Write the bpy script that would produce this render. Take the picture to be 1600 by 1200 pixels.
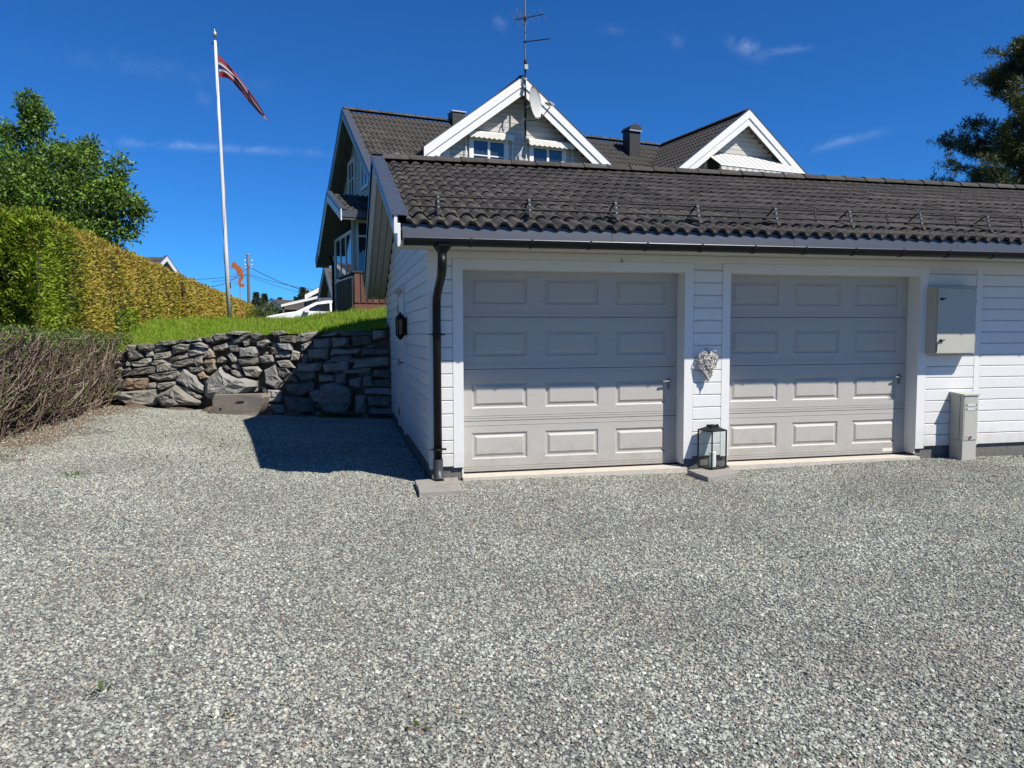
import bpy, math, random
import numpy as np
from mathutils import Matrix, Vector

for _o in list(bpy.data.objects):
    bpy.data.objects.remove(_o, do_unlink=True)
random.seed(7)
rng = np.random.default_rng(7)
R = math.radians
scene = bpy.context.scene
COL = scene.collection

# ------------------------------------------------------------------ camera
F_PX, YAW, PITCH, ROLL = 1176.93, 0.2251, 0.0661, -0.0037
CAM = np.array([-0.892, -7.628, 1.519])
_fw = np.array([math.sin(YAW)*math.cos(PITCH), math.cos(YAW)*math.cos(PITCH), -math.sin(PITCH)])
_r = np.array([math.cos(YAW), -math.sin(YAW), 0.0])
_u = np.cross(_r, _fw)
_r2 = _r*math.cos(ROLL) + _u*math.sin(ROLL)
_u2 = -_r*math.sin(ROLL) + _u*math.cos(ROLL)
cam_data = bpy.data.cameras.new('camera')
cam_data.sensor_fit = 'HORIZONTAL'
cam_data.sensor_width = 36.0
cam_data.lens = F_PX/1600*36.0
cam_data.clip_start = 0.05
cam_data.clip_end = 6000
cam = bpy.data.objects.new('camera', cam_data)
COL.objects.link(cam)
cam.matrix_world = Matrix(((_r2[0], _u2[0], -_fw[0], CAM[0]), (_r2[1], _u2[1], -_fw[1], CAM[1]),
                           (_r2[2], _u2[2], -_fw[2], CAM[2]), (0, 0, 0, 1)))
scene.camera = cam

def direction(px, py):
    d = _r2*(px-800)/F_PX - _u2*(py-600)/F_PX + _fw
    return d

# ------------------------------------------------------------------ sun, sky, exposure
SUN_VEC = np.array([0.85, -1.0, 1.6]); SUN_VEC /= np.linalg.norm(SUN_VEC)     # towards the sun
sun_elev = math.asin(SUN_VEC[2]); sun_az = math.atan2(SUN_VEC[0], SUN_VEC[1])  # clockwise from +Y
sd = bpy.data.lights.new('sun', 'SUN'); sd.energy = 5.0; sd.angle = R(0.53); sd.color = (1.0, 0.945, 0.865)
sun = bpy.data.objects.new('sun', sd); COL.objects.link(sun)
sun.location = (12, -14, 22)
sun.rotation_euler = Vector(tuple(SUN_VEC)).to_track_quat('Z', 'Y').to_euler()

world = bpy.data.worlds.new('World'); scene.world = world; world.use_nodes = True
wn, wl = world.node_tree.nodes, world.node_tree.links
wn.clear()
w_out = wn.new('ShaderNodeOutputWorld'); w_bg = wn.new('ShaderNodeBackground')
w_bg.inputs['Strength'].default_value = 0.062
sky = wn.new('ShaderNodeTexSky'); sky.sky_type = 'NISHITA'; sky.sun_disc = False
sky.sun_elevation = sun_elev; sky.sun_rotation = sun_az
sky.altitude = 900; sky.air_density = 0.85; sky.dust_density = 0.05; sky.ozone_density = 3.0
hsv = wn.new('ShaderNodeHueSaturation'); hsv.inputs['Saturation'].default_value = 1.0; hsv.inputs['Value'].default_value = 1.0
tint = wn.new('ShaderNodeMix'); tint.data_type = 'RGBA'; tint.blend_type = 'MULTIPLY'; tint.inputs['Factor'].default_value = 1.0; tint.clamp_result = False
tint.inputs['B'].default_value = (.24, .82, 1.50, 1)          # deep clean northern blue
wl.new(sky.outputs['Color'], tint.inputs['A']); wl.new(tint.outputs['Result'], hsv.inputs['Color'])
tc = wn.new('ShaderNodeTexCoord')
def wmath(op, a, b=None):
    n = wn.new('ShaderNodeMath'); n.operation = op
    for i, x in enumerate((a, b)):
        if x is None: continue
        if isinstance(x, (int, float)): n.inputs[i].default_value = x
        else: wl.new(x, n.inputs[i])
    return n.outputs[0]
def wdot(vec):
    n = wn.new('ShaderNodeVectorMath'); n.operation = 'DOT_PRODUCT'
    wl.new(tc.outputs['Generated'], n.inputs[0]); n.inputs[1].default_value = tuple(vec)
    return n.outputs['Value']
wnoise = wn.new('ShaderNodeTexNoise'); wnoise.inputs['Scale'].default_value = 26; wnoise.inputs['Detail'].default_value = 7
wnoise.inputs['Roughness'].default_value = 0.62; wnoise.inputs['Distortion'].default_value = 0.7
wl.new(tc.outputs['Generated'], wnoise.inputs['Vector'])
nz = wmath('MULTIPLY', wmath('SUBTRACT', wnoise.outputs['Fac'], 0.36), 3.2)
nzc = wmath('MINIMUM', wmath('MAXIMUM', nz, 0.0), 1.0)
mask = None
# thin cirrus streaks: (end pixel, end pixel, half thickness in radians, strength)
for (ax, ay, bx, by, th, stg) in [(150, 221, 505, 240, 0.0042, .26), (1138, 62, 1190, 88, 0.0075, .30), (1190, 84, 1262, 74, 0.0035, .26),
                                  (1250, 238, 1375, 208, 0.0045, .18), (772, 30, 792, 46, 0.006, .16), (1038, 58, 1066, 70, 0.006, .11),
                                  (308, 150, 330, 160, 0.008, .10), (60, 80, 420, 135, 0.010, .06), (935, 44, 975, 49, 0.005, .10)]:
    a = direction(ax, ay); a /= np.linalg.norm(a); b = direction(bx, by); b /= np.linalg.norm(b)
    c = (a+b)/2; c /= np.linalg.norm(c); t = b-a; half = np.linalg.norm(t)/2; t /= np.linalg.norm(t); nrm = np.cross(c, t)
    e1 = wmath('POWER', wmath('ABSOLUTE', wmath('DIVIDE', wdot(t), half)), 3.0)
    wob = wmath('MULTIPLY', wmath('SUBTRACT', wnoise.outputs['Fac'], 0.5), th*2.2)
    e2 = wmath('POWER', wmath('ABSOLUTE', wmath('DIVIDE', wmath('ADD', wdot(nrm), wob), th)), 2.0)
    g = wmath('POWER', 2.718, wmath('MULTIPLY', wmath('ADD', e1, e2), -1.0))
    front = wmath('GREATER_THAN', wdot(c), 0.0)
    m = wmath('MULTIPLY', wmath('MULTIPLY', g, nzc), wmath('MULTIPLY', front, stg*.62))
    mask = m if mask is None else wmath('ADD', mask, m)
mixc = wn.new('ShaderNodeMix'); mixc.data_type = 'RGBA'
wl.new(wmath('MINIMUM', mask, 1.0), mixc.inputs['Factor'])
wl.new(hsv.outputs['Color'], mixc.inputs['A'])
mixc.inputs['B'].default_value = (10.5, 12.5, 14.5, 1)
wl.new(mixc.outputs['Result'], w_bg.inputs['Color']); wl.new(w_bg.outputs[0], w_out.inputs['Surface'])

vs = scene.view_settings
vs.view_transform = 'Standard'; vs.look = 'None'; vs.gamma = 1.0; vs.use_curve_mapping = False; vs.exposure = 0.5
scene.cycles.max_bounces = 6; scene.cycles.diffuse_bounces = 3; scene.cycles.glossy_bounces = 3
scene.render.resolution_x, scene.render.resolution_y = 1024, 768

# ------------------------------------------------------------------ helpers
class MB:
    def __init__(s): s.v = []; s.f = []
    def add(s, vs_, fs_):
        o = len(s.v); s.v += [tuple(map(float, q)) for q in vs_]; s.f += [tuple(i+o for i in q) for q in fs_]; return s
    def box(s, x0, x1, y0, y1, z0, z1):
        return s.add([(x0, y0, z0), (x1, y0, z0), (x1, y1, z0), (x0, y1, z0), (x0, y0, z1), (x1, y0, z1), (x1, y1, z1), (x0, y1, z1)],
                     [(0, 3, 2, 1), (4, 5, 6, 7), (0, 1, 5, 4), (1, 2, 6, 5), (2, 3, 7, 6), (3, 0, 4, 7)])
    def prism(s, poly, plane, d0, d1):
        """poly in 2D; plane 'xz' extruded along y, 'yz' along x, 'xy' along z"""
        n = len(poly)
        def P(a, b, d):
            return {'xz': (a, d, b), 'yz': (d, a, b), 'xy': (a, b, d)}[plane]
        vs_ = [P(a, b, d0) for a, b in poly] + [P(a, b, d1) for a, b in poly]
        ar = sum(poly[i][0]*poly[(i+1) % n][1]-poly[(i+1) % n][0]*poly[i][1] for i in range(n))
        fs_ = [tuple(range(n)), tuple(range(2*n-1, n-1, -1))] + [(i, n+i, n+(i+1) % n, (i+1) % n) for i in range(n)]
        flip = (ar > 0) == ((d1 > d0) if plane != 'xz' else (d1 < d0))
        if flip: fs_ = [tuple(reversed(q)) for q in fs_]
        return s.add(vs_, fs_)
    def bar(s, p0, p1, w, h, up=(0, 0, 1)):
        p0 = Vector(p0); p1 = Vector(p1); d = (p1-p0).normalized(); up = Vector(up)
        sx = d.cross(up)
        if sx.length < 1e-5: sx = d.cross(Vector((0, 1, 0)))
        sx.normalize(); uz = sx.cross(d).normalized()
        q = [p + sx*a*w/2 + uz*b*h/2 for p in (p0, p1) for a, b in ((-1, -1), (1, -1), (1, 1), (-1, 1))]
        return s.add(q, [(0, 1, 2, 3), (7, 6, 5, 4), (0, 4, 5, 1), (1, 5, 6, 2), (2, 6, 7, 3), (3, 7, 4, 0)])
    def tube(s, path, r, n=8, cap=True):
        path = [Vector(q) for q in path]; m = len(path)
        rr = r if isinstance(r, (list, tuple)) else [r]*m
        vs_ = []; prev = None
        for i, q in enumerate(path):
            d = (path[min(i+1, m-1)]-path[max(i-1, 0)]).normalized()
            a = prev if prev is not None else (Vector((0, 0, 1)) if abs(d.z) < .9 else Vector((1, 0, 0)))
            x = (a - d*a.dot(d)).normalized(); y = d.cross(x); prev = x
            vs_ += [q + (x*math.cos(2*math.pi*k/n)+y*math.sin(2*math.pi*k/n))*rr[i] for k in range(n)]
        fs_ = [(i*n+k, i*n+(k+1) % n, (i+1)*n+(k+1) % n, (i+1)*n+k) for i in range(m-1) for k in range(n)]
        if cap: fs_ += [tuple(range(n-1, -1, -1)), tuple((m-1)*n+k for k in range(n))]
        return s.add(vs_, fs_)
    def lathe(s, prof, c, n=16, axis='z'):
        vs_ = []
        for r, h in prof:
            for k in range(n):
                a = 2*math.pi*k/n; q = (r*math.cos(a), r*math.sin(a), h)
                if axis == 'y': q = (q[0], q[2], q[1])
                if axis == 'x': q = (q[2], q[0], q[1])
                vs_.append((c[0]+q[0], c[1]+q[1], c[2]+q[2]))
        m = len(prof)
        fs_ = [(i*n+k, i*n+(k+1) % n, (i+1)*n+(k+1) % n, (i+1)*n+k) for i in range(m-1) for k in range(n)]
        fs_ += [tuple(range(n-1, -1, -1)), tuple((m-1)*n+k for k in range(n))]
        return s.add(vs_, fs_)
    def mesh(s, name):
        me = bpy.data.meshes.new(name); me.from_pydata(s.v, [], s.f); me.update(); return me
    def build(s, name, mat, parent=None, smooth=False, origin=None):
        if origin is not None: s.v = [(a-origin[0], b-origin[1], c-origin[2]) for a, b, c in s.v]
        return link(name, s.mesh(name), mat, parent, smooth)

def link(name, me, mat=None, parent=None, smooth=False, loc=None):
    if mat is not None and not me.materials: me.materials.append(mat)
    if smooth and len(me.polygons): me.polygons.foreach_set('use_smooth', [True]*len(me.polygons))
    o = bpy.data.objects.new(name, me); COL.objects.link(o)
    if parent is not None: o.parent = parent
    if loc is not None: o.location = loc
    return o

def np_mesh(name, verts, faces, rnd=None):
    """verts (N,3), faces (M,k) all with the same k; rnd one value per face"""
    me = bpy.data.meshes.new(name); verts = np.asarray(verts, np.float32); faces = np.asarray(faces, np.int32)
    M_, k = faces.shape
    me.vertices.add(len(verts)); me.vertices.foreach_set('co', verts.ravel())
    me.loops.add(M_*k); me.loops.foreach_set('vertex_index', faces.ravel())
    me.polygons.add(M_); me.polygons.foreach_set('loop_start', np.arange(0, M_*k, k, dtype=np.int32))
    me.polygons.foreach_set('loop_total', np.full(M_, k, np.int32))
    if rnd is not None:
        at = me.attributes.new('rnd', 'FLOAT', 'FACE'); at.data.foreach_set('value', np.asarray(rnd, np.float32))
    me.update(calc_edges=True); return me

def tag(o, label=None, cat=None, group=None, kind=None):
    if label: o['label'] = label
    if cat: o['category'] = cat
    if group: o['group'] = group
    if kind: o['kind'] = kind
    return o
def thing(name, label, cat, loc=(0, 0, 0), rz=0.0, group=None):
    o = bpy.data.objects.new(name, None); COL.objects.link(o)
    o.location = loc; o.rotation_euler = (0, 0, rz); o.empty_display_size = .2
    return tag(o, label, cat, group)

# ------------------------------------------------------------------ materials
def new_mat(name):
    m = bpy.data.materials.new(name); m.use_nodes = True
    nt = m.node_tree; return m, nt.nodes, nt.links, nt.nodes['Principled BSDF']
def M(name, base, rough=.6, var=.12, scale=6., bump=0., bscale=60., metallic=0., spec=.5, rnd=0., stretch=None, second=None, sfac=.5, sscale=2.0, detail=6.):
    """noise-varied paint, stone, wood or metal; second = a second colour (wear, lichen, dirt) mixed in by patches"""
    m, n, l, b = new_mat(name)
    geo = n.new('ShaderNodeNewGeometry'); vec = geo.outputs['Position']
    if stretch:
        mp = n.new('ShaderNodeMapping'); mp.inputs['Scale'].default_value = stretch; l.new(vec, mp.inputs['Vector']); vec = mp.outputs[0]
    t = n.new('ShaderNodeTexNoise'); t.inputs['Scale'].default_value = scale; t.inputs['Detail'].default_value = detail; t.inputs['Roughness'].default_value = .65
    l.new(vec, t.inputs['Vector'])
    mx = n.new('ShaderNodeMix'); mx.data_type = 'RGBA'
    lo = [c*(1-var*1.6) for c in base]; hi = [min(1, c*(1+var*1.6)) for c in base]
    mx.inputs['A'].default_value = (*lo, 1); mx.inputs['B'].default_value = (*hi, 1)
    l.new(t.outputs['Fac'], mx.inputs['Factor']); col = mx.outputs['Result']
    if second:
        t2 = n.new('ShaderNodeTexNoise'); t2.inputs['Scale'].default_value = sscale; t2.inputs['Detail'].default_value = 8; t2.inputs['Roughness'].default_value = .7
        l.new(vec, t2.inputs['Vector'])
        cr = n.new('ShaderNodeValToRGB'); cr.color_ramp.elements[0].position = sfac; cr.color_ramp.elements[1].position = min(1, sfac+.14)
        l.new(t2.outputs['Fac'], cr.inputs['Fac'])
        m2 = n.new('ShaderNodeMix'); m2.data_type = 'RGBA'; l.new(cr.outputs['Color'], m2.inputs['Factor'])
        l.new(col, m2.inputs['A']); m2.inputs['B'].default_value = (*second, 1); col = m2.outputs['Result']
    if rnd:
        oi = n.new('ShaderNodeObjectInfo'); mr = n.new('ShaderNodeMapRange'); mr.inputs['To Min'].default_value = 1-rnd; mr.inputs['To Max'].default_value = 1+rnd
        l.new(oi.outputs['Random'], mr.inputs['Value'])
        vm = n.new('ShaderNodeVectorMath'); vm.operation = 'SCALE'; l.new(col, vm.inputs[0]); l.new(mr.outputs[0], vm.inputs['Scale']); col = vm.outputs[0]
    l.new(col, b.inputs['Base Color'])
    b.inputs['Roughness'].default_value = rough; b.inputs['Metallic'].default_value = metallic; b.inputs['Specular IOR Level'].default_value = spec
    if bump:
        t3 = n.new('ShaderNodeTexNoise'); t3.inputs['Scale'].default_value = bscale; t3.inputs['Detail'].default_value = 5; l.new(vec, t3.inputs['Vector'])
        bp = n.new('ShaderNodeBump'); bp.inputs['Strength'].default_value = bump; bp.inputs['Distance'].default_value = .02
        l.new(t3.outputs['Fac'], bp.inputs['Height']); l.new(bp.outputs[0], b.inputs['Normal'])
    return m
def leaf_mat(name, stops, rough=.5, trans=.3, nscale=3.0, nvar=.35):
    """colour from the per-leaf value and a slow noise; a share of the light passes through"""
    m, n, l, b = new_mat(name)
    at = n.new('ShaderNodeAttribute'); at.attribute_name = 'rnd'
    geo = n.new('ShaderNodeNewGeometry'); t = n.new('ShaderNodeTexNoise'); t.inputs['Scale'].default_value = nscale; l.new(geo.outputs['Position'], t.inputs['Vector'])
    ad = n.new('ShaderNodeMath'); ad.operation = 'MULTIPLY_ADD'; l.new(t.outputs['Fac'], ad.inputs[0]); ad.inputs[1].default_value = nvar; ad.inputs[2].default_value = -nvar/2
    sm = n.new('ShaderNodeMath'); sm.operation = 'ADD'; sm.use_clamp = True; l.new(ad.outputs[0], sm.inputs[0]); l.new(at.outputs['Fac'], sm.inputs[1])
    cr = n.new('ShaderNodeValToRGB'); el = cr.color_ramp.elements
    el[0].position, el[0].color = stops[0][0], (*stops[0][1], 1); el[1].position, el[1].color = stops[-1][0], (*stops[-1][1], 1)
    for p_, c_ in stops[1:-1]:
        e = el.new(p_); e.color = (*c_, 1)
    l.new(sm.outputs[0], cr.inputs['Fac']); l.new(cr.outputs['Color'], b.inputs['Base Color'])
    b.inputs['Roughness'].default_value = rough; b.inputs['Specular IOR Level'].default_value = .25
    tr = n.new('ShaderNodeBsdfTranslucent'); l.new(cr.outputs['Color'], tr.inputs['Color'])
    ms = n.new('ShaderNodeMixShader'); ms.inputs[0].default_value = trans
    l.new(b.outputs[0], ms.inputs[1]); l.new(tr.outputs[0], ms.inputs[2]); l.new(ms.outputs[0], n['Material Output'].inputs['Surface'])
    return m
def glass_mat(name, tint=(.02, .03, .045), rough=.03):
    m, n, l, b = new_mat(name)
    b.inputs['Base Color'].default_value = (*tint, 1); b.inputs['Roughness'].default_value = rough; b.inputs['Specular IOR Level'].default_value = .9
    b.inputs['IOR'].default_value = 1.55
    return m

WHITE = M('white_paint', (.68, .672, .642), .5, .025, 3., .12, 90., rnd=.035, stretch=(1, 1, 4), second=(.57, .56, .51), sfac=.63, sscale=7)
TRIM = M('white_trim_paint', (.70, .69, .66), .45, .02, 4., .08, 70., second=(.66, .65, .6), sfac=.70, sscale=14)
DOORP = M('greige_door_paint', (.425, .402, .362), .42, .02, 2., .22, 55., stretch=(1.0, 1, 14))
TILE = M('concrete_roof_tile', (.056, .050, .043), .9, .38, 9., .6, 120., rnd=.34, second=(.17, .16, .13), sfac=.60, sscale=24)
MOSS = M('moss', (.13, .125, .045), .95, .4, 40., .6, 120.)
FLASH = M('dark_blue_grey_flashing', (.055, .062, .075), .36, .08, 5., .03, 30., spec=.6)
GUTTER = M('black_gutter_plastic', (.006, .0065, .0075), .42, .1, 8., spec=.25)
BLACKM = M('black_powder_coated_metal', (.012, .012, .013), .62, .15, 12., spec=.25)
STEEL = M('galvanised_steel', (.42, .43, .44), .42, .15, 20., metallic=.8)
CONC = M('rough_concrete', (.30, .285, .26), .92, .22, 14., .6, 90., second=(.2, .185, .16), sfac=.58, sscale=6)
CONCD = M('dark_foundation_concrete', (.13, .125, .115), .95, .35, 18., .6, 60.)
CONCL = M('pale_threshold_concrete', (.50, .455, .385), .9, .15, 12., .4, 80.)
HOUSEP = M('pale_grey_house_paint', (.46, .44, .395), .55, .03, 3., .1, 70., rnd=.03, stretch=(1, 1, 4))
HOUSEG = M('shaded_sage_house_paint', (.37, .38, .325), .55, .04, 3., .1, 70., rnd=.04, stretch=(1, 1, 4))  # darker, greener copy of the house paint; the gable end's shade is in its colour
SOFFIT = M('soffit_board_paint', (.50, .49, .425), .6, .05, 4., .1, 60., rnd=.05)
SOFFITD = M('dark_stained_shaded_soffit', (.10, .095, .085), .7, .2, 4., .1, 60., rnd=.2)
GLASS = glass_mat('window_glass')
DARK = M('dark_interior', (.012, .012, .013), .9, .1)
BROWNW = M('brown_stained_wood', (.115, .042, .022), .6, .25, 6., .2, 60., rnd=.25, stretch=(6, 6, 1))
DARKW = M('dark_weathered_shaded_wood', (.045, .032, .024), .75, .25, 6., .2, 60., rnd=.25, stretch=(6, 6, 1))
GREYBOX = M('pale_green_grey_enamel', (.42, .405, .345), .45, .04, 5., .03, 120.)
EARTH = M('brown_earth', (.105, .078, .05), .97, .45, 9., .8, 45., second=(.19, .135, .08), sfac=.55, sscale=5)
BARK = M('grey_brown_bark', (.10, .08, .06), .95, .35, 12., .8, 40., stretch=(1, 1, .3))

def unit_board(h=.137, th=.020):
    """one horizontal cladding board, unit length along X, outer face towards -Y, chamfered edges"""
    b = MB()
    b.prism([(0, 0), (0, h-.001), (-th*.25, h-.001), (-th, h-.011), (-th, .007), (-th*.3, 0)], 'yz', -.5, .5)
    return b.mesh('board')
def splash(mat, col, top, amount):
    """speckled rain-splash dirt along the foot of a wall, broken up by noise"""
    n, l = mat.node_tree.nodes, mat.node_tree.links; b = n['Principled BSDF']; src = b.inputs['Base Color'].links[0].from_socket
    geo = n.new('ShaderNodeNewGeometry'); sp = n.new('ShaderNodeSeparateXYZ'); l.new(geo.outputs['Position'], sp.inputs[0])
    t = n.new('ShaderNodeTexNoise'); t.inputs['Scale'].default_value = 5; t.inputs['Detail'].default_value = 9; t.inputs['Roughness'].default_value = .8; l.new(geo.outputs['Position'], t.inputs['Vector'])
    a = n.new('ShaderNodeMath'); a.operation = 'MULTIPLY_ADD'; l.new(t.outputs['Fac'], a.inputs[0]); a.inputs[1].default_value = -1.1; l.new(sp.outputs['Z'], a.inputs[2])
    mr = n.new('ShaderNodeMapRange'); mr.inputs['From Min'].default_value = top-.55; mr.inputs['From Max'].default_value = top-.85; mr.inputs['To Max'].default_value = amount; l.new(a.outputs[0], mr.inputs['Value'])
    vo = n.new('ShaderNodeTexVoronoi'); vo.inputs['Scale'].default_value = 34; l.new(geo.outputs['Position'], vo.inputs['Vector'])
    sk = n.new('ShaderNodeMath'); sk.operation = 'LESS_THAN'; sk.inputs[1].default_value = .075; l.new(vo.outputs['Distance'], sk.inputs[0])
    s2 = n.new('ShaderNodeMath'); s2.operation = 'MULTIPLY'; s2.inputs[1].default_value = .22; l.new(sk.outputs[0], s2.inputs[0])
    mxx = n.new('ShaderNodeMath'); mxx.operation = 'MAXIMUM'; l.new(mr.outputs[0], mxx.inputs[0]); l.new(s2.outputs[0], mxx.inputs[1])
    mx = n.new('ShaderNodeMix'); mx.data_type = 'RGBA'; l.new(mxx.outputs[0], mx.inputs['Factor']); l.new(src, mx.inputs['A']); mx.inputs['B'].default_value = (*col, 1)
    l.new(mx.outputs['Result'], b.inputs['Base Color'])
splash(WHITE, (.38, .35, .29), .42, .40); splash(TRIM, (.40, .37, .31), .40, .32); splash(DOORP, (.27, .24, .195), .36, .45)
BOARD = unit_board(); BOARD.materials.append(WHITE)
BOARD_H = unit_board(.137, .022); BOARD_H.materials.append(HOUSEP)
BOARD_G = unit_board(.137, .022); BOARD_G.materials.append(HOUSEG)
def board(x0, x1, y, z, parent, me=None, rz=0.0):
    me = me or BOARD
    o = link('board', me, None, parent)
    if rz == 0.0: o.location = ((x0+x1)/2, y, z)
    else: o.location = (y, (x0+x1)/2, z); o.rotation_euler = (0, 0, rz)
    o.scale = (x1-x0, 1, 1)
    return o

def sm(a, b, x):
    t = np.clip((x-a)/(b-a), 0, 1); return t*t*(3-2*t)

# ------------------------------------------------------------------ terrain
P0 = np.array([0.15, 5.95]); WD = np.array([-0.93898, 0.34398]); WN = np.array([-0.34398, -0.93898])   # stone wall: start, direction, outward normal
def wall_sd(x, y):
    """s along the stone wall, d behind its face"""
    return (x-P0[0])*WD[0]+(y-P0[1])*WD[1], -((x-P0[0])*WN[0]+(y-P0[1])*WN[1])
def gz(x, y):
    x = np.asarray(x, float); y = np.asarray(y, float)
    return .045*np.maximum(0, -x-.2)*sm(-6, -1, y) + .012*np.sin(x*1.3+.7)*np.cos(y*1.1) + .006*np.sin(x*3.1+y*2.3)*sm(.3, 1.2, np.hypot(np.minimum(x, 0), np.maximum(-y, 0)))
WT_S = [-1, .2, .87, 1.46, 2.07, 2.68, 3.3, 3.93, 4.57, 5.2, 6.5]; WT_Z = [1.75, 1.66, 1.54, 1.53, 1.55, 1.52, 1.5, 1.44, 1.36, 1.26, 1.15]
def lawn_z(x, y):
    s, d = wall_sd(x, y); wt = np.interp(s, WT_S, WT_Z)
    T = np.interp(d, [0, 6, 12, 13.2, 16.5, 60], [1.85, 1.84, 1.90, 1.87, 1.2, 1.1])
    z = wt + (T-wt)*sm(0, 5.5, d) + .25*sm(-2.2, .3, x)*sm(.1, 2.2, d)*(1-sm(9, 14, d))
    return z + .03*np.sin(x*1.1)*np.sin(y*.9)*sm(0, 3, d)

def grid_mesh(xs, ys, zf, keep=None):
    X, Y = np.meshgrid(xs, ys); Z = zf(X, Y); V = np.stack([X, Y, Z], -1).reshape(-1, 3)
    nx = len(xs); i, j = np.meshgrid(np.arange(len(ys)-1), np.arange(nx-1), indexing='ij'); a = i*nx+j
    Fc = np.stack([a, a+1, a+nx+1, a+nx], -1).reshape(-1, 4)
    if keep is not None:
        c = V[Fc].mean(1); Fc = Fc[keep(c[:, 0], c[:, 1])]
    return V, Fc

m, n, l, b = new_mat('meadow_ground')
geo = n.new('ShaderNodeNewGeometry'); t = n.new('ShaderNodeTexNoise'); t.inputs['Scale'].default_value = 1.2; t.inputs['Detail'].default_value = 8; l.new(geo.outputs['Position'], t.inputs['Vector'])
cr = n.new('ShaderNodeValToRGB'); cr.color_ramp.elements[0].color = (.03, .055, .012, 1); cr.color_ramp.elements[1].color = (.085, .11, .03, 1)
l.new(t.outputs['Fac'], cr.inputs['Fac']); l.new(cr.outputs['Color'], b.inputs['Base Color']); b.inputs['Roughness'].default_value = .95
MEADOW = m
def ground_z(x, y):
    s, d = wall_sd(x, y)
    far = np.interp(np.hypot(x, y), [0, 60, 300, 3000], [1.05, 1.0, .2, -6.0])
    low = -.12
    w = np.maximum(sm(.6, 1.6, d)*sm(-9, -5.5, -np.abs(x)+40), sm(-5.6, -6.6, x)*sm(-30, 0, y))
    w = np.maximum(w, sm(18, 40, y))
    return low + (far-low)*w
gx = np.concatenate([[-4000, -1200, -400, -150, -80, -50], np.arange(-36, 36.1, 1.5), [50, 80, 150, 400, 1200, 4000]])
gy = np.concatenate([[-900, -200, -60], np.arange(-30, 62, 1.5), [80, 120, 200, 400, 1200, 4500]])
V, Fc = grid_mesh(gx, gy, ground_z)
tag(link('ground', np_mesh('ground', V, Fc), MEADOW, smooth=True), kind='structure')

# gravel yard: a sheet of fine grey grit with brown soil along the hedge and the wall, loose stones on top
m, n, l, b = new_mat('gravel_bed')
geo = n.new('ShaderNodeNewGeometry'); vo = n.new('ShaderNodeTexVoronoi'); vo.inputs['Scale'].default_value = 85; vo.inputs['Randomness'].default_value = 1
l.new(geo.outputs['Position'], vo.inputs['Vector'])
sep = n.new('ShaderNodeSeparateColor'); l.new(vo.outputs['Color'], sep.inputs[0])
cr = n.new('ShaderNodeValToRGB'); e = cr.color_ramp.elements
e[0].color = (.045, .046, .044, 1); e[1].color = (.30, .30, .275, 1)
for p_, c_ in ((.25, (.10, .10, .098)), (.5, (.165, .168, .158)), (.75, (.215, .215, .20)), (.86, (.215, .18, .14))):
    x_ = e.new(p_); x_.color = (*c_, 1)
l.new(sep.outputs[0], cr.inputs['Fac'])
sx = n.new('ShaderNodeSeparateXYZ'); l.new(geo.outputs['Position'], sx.inputs[0])
nt_ = n.new('ShaderNodeTexNoise'); nt_.inputs['Scale'].default_value = 1.6; nt_.inputs['Detail'].default_value = 6; l.new(geo.outputs['Position'], nt_.inputs['Vector'])
ma = n.new('ShaderNodeMath'); ma.operation = 'MULTIPLY_ADD'; l.new(nt_.outputs['Fac'], ma.inputs[0]); ma.inputs[1].default_value = 1.3; l.new(sx.outputs['X'], ma.inputs[2])
mr = n.new('ShaderNodeMapRange'); mr.inputs['From Min'].default_value = -3.55; mr.inputs['From Max'].default_value = -4.05; l.new(ma.outputs[0], mr.inputs['Value'])
mx = n.new('ShaderNodeMix'); mx.data_type = 'RGBA'; l.new(mr.outputs[0], mx.inputs['Factor']); l.new(cr.outputs['Color'], mx.inputs['A']); mx.inputs['B'].default_value = (.17, .125, .08, 1)
l.new(mx.outputs['Result'], b.inputs['Base Color']); b.inputs['Roughness'].default_value = .95
bp = n.new('ShaderNodeBump'); bp.inputs['Strength'].default_value = 1; bp.inputs['Distance'].default_value = .012; bp.invert = True
l.new(vo.outputs['Distance'], bp.inputs['Height']); l.new(bp.outputs[0], b.inputs['Normal'])
GRAVELBED = m
def yard_keep(x, y):
    s, d = wall_sd(x, y)
    return ((y < .12) | (x < -.02)) & (d < .28) & (x > -7)
V, Fc = grid_mesh(np.concatenate([np.arange(-7, 8.01, .2), np.arange(9, 30, 3)]), np.concatenate([np.arange(-30, -8, 3), np.arange(-7.8, 9.01, .2)]), gz, yard_keep)
tag(link('gravel_yard', np_mesh('gravel_yard', V, Fc), GRAVELBED, smooth=True), kind='structure')

m, n, l, b = new_mat('crushed_stone')
oi = n.new('ShaderNodeObjectInfo'); cr = n.new('ShaderNodeValToRGB'); cr.color_ramp.interpolation = 'CONSTANT'; e = cr.color_ramp.elements
stops = [(0, (0.099, 0.104, 0.089)), (.08, (0.174, 0.181, 0.154)), (.22, (0.236, 0.245, 0.208)), (.42, (0.291, 0.301, 0.254)), (.62, (0.353, 0.362, 0.307)), (.82, (0.428, 0.435, 0.369)),
         (.93, (0.558, 0.562, 0.480)), (.952, (0.347, 0.306, 0.222)), (.972, (0.329, 0.256, 0.193)), (.987, (0.446, 0.362, 0.234)), (.996, (0.236, 0.119, 0.088))]
e[0].position, e[0].color = stops[0][0], (*stops[0][1], 1); e[1].position, e[1].color = stops[1][0], (*stops[1][1], 1)
for p_, c_ in stops[2:]:
    x_ = e.new(p_); x_.color = (*c_, 1)
l.new(oi.outputs['Random'], cr.inputs['Fac'])
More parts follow.
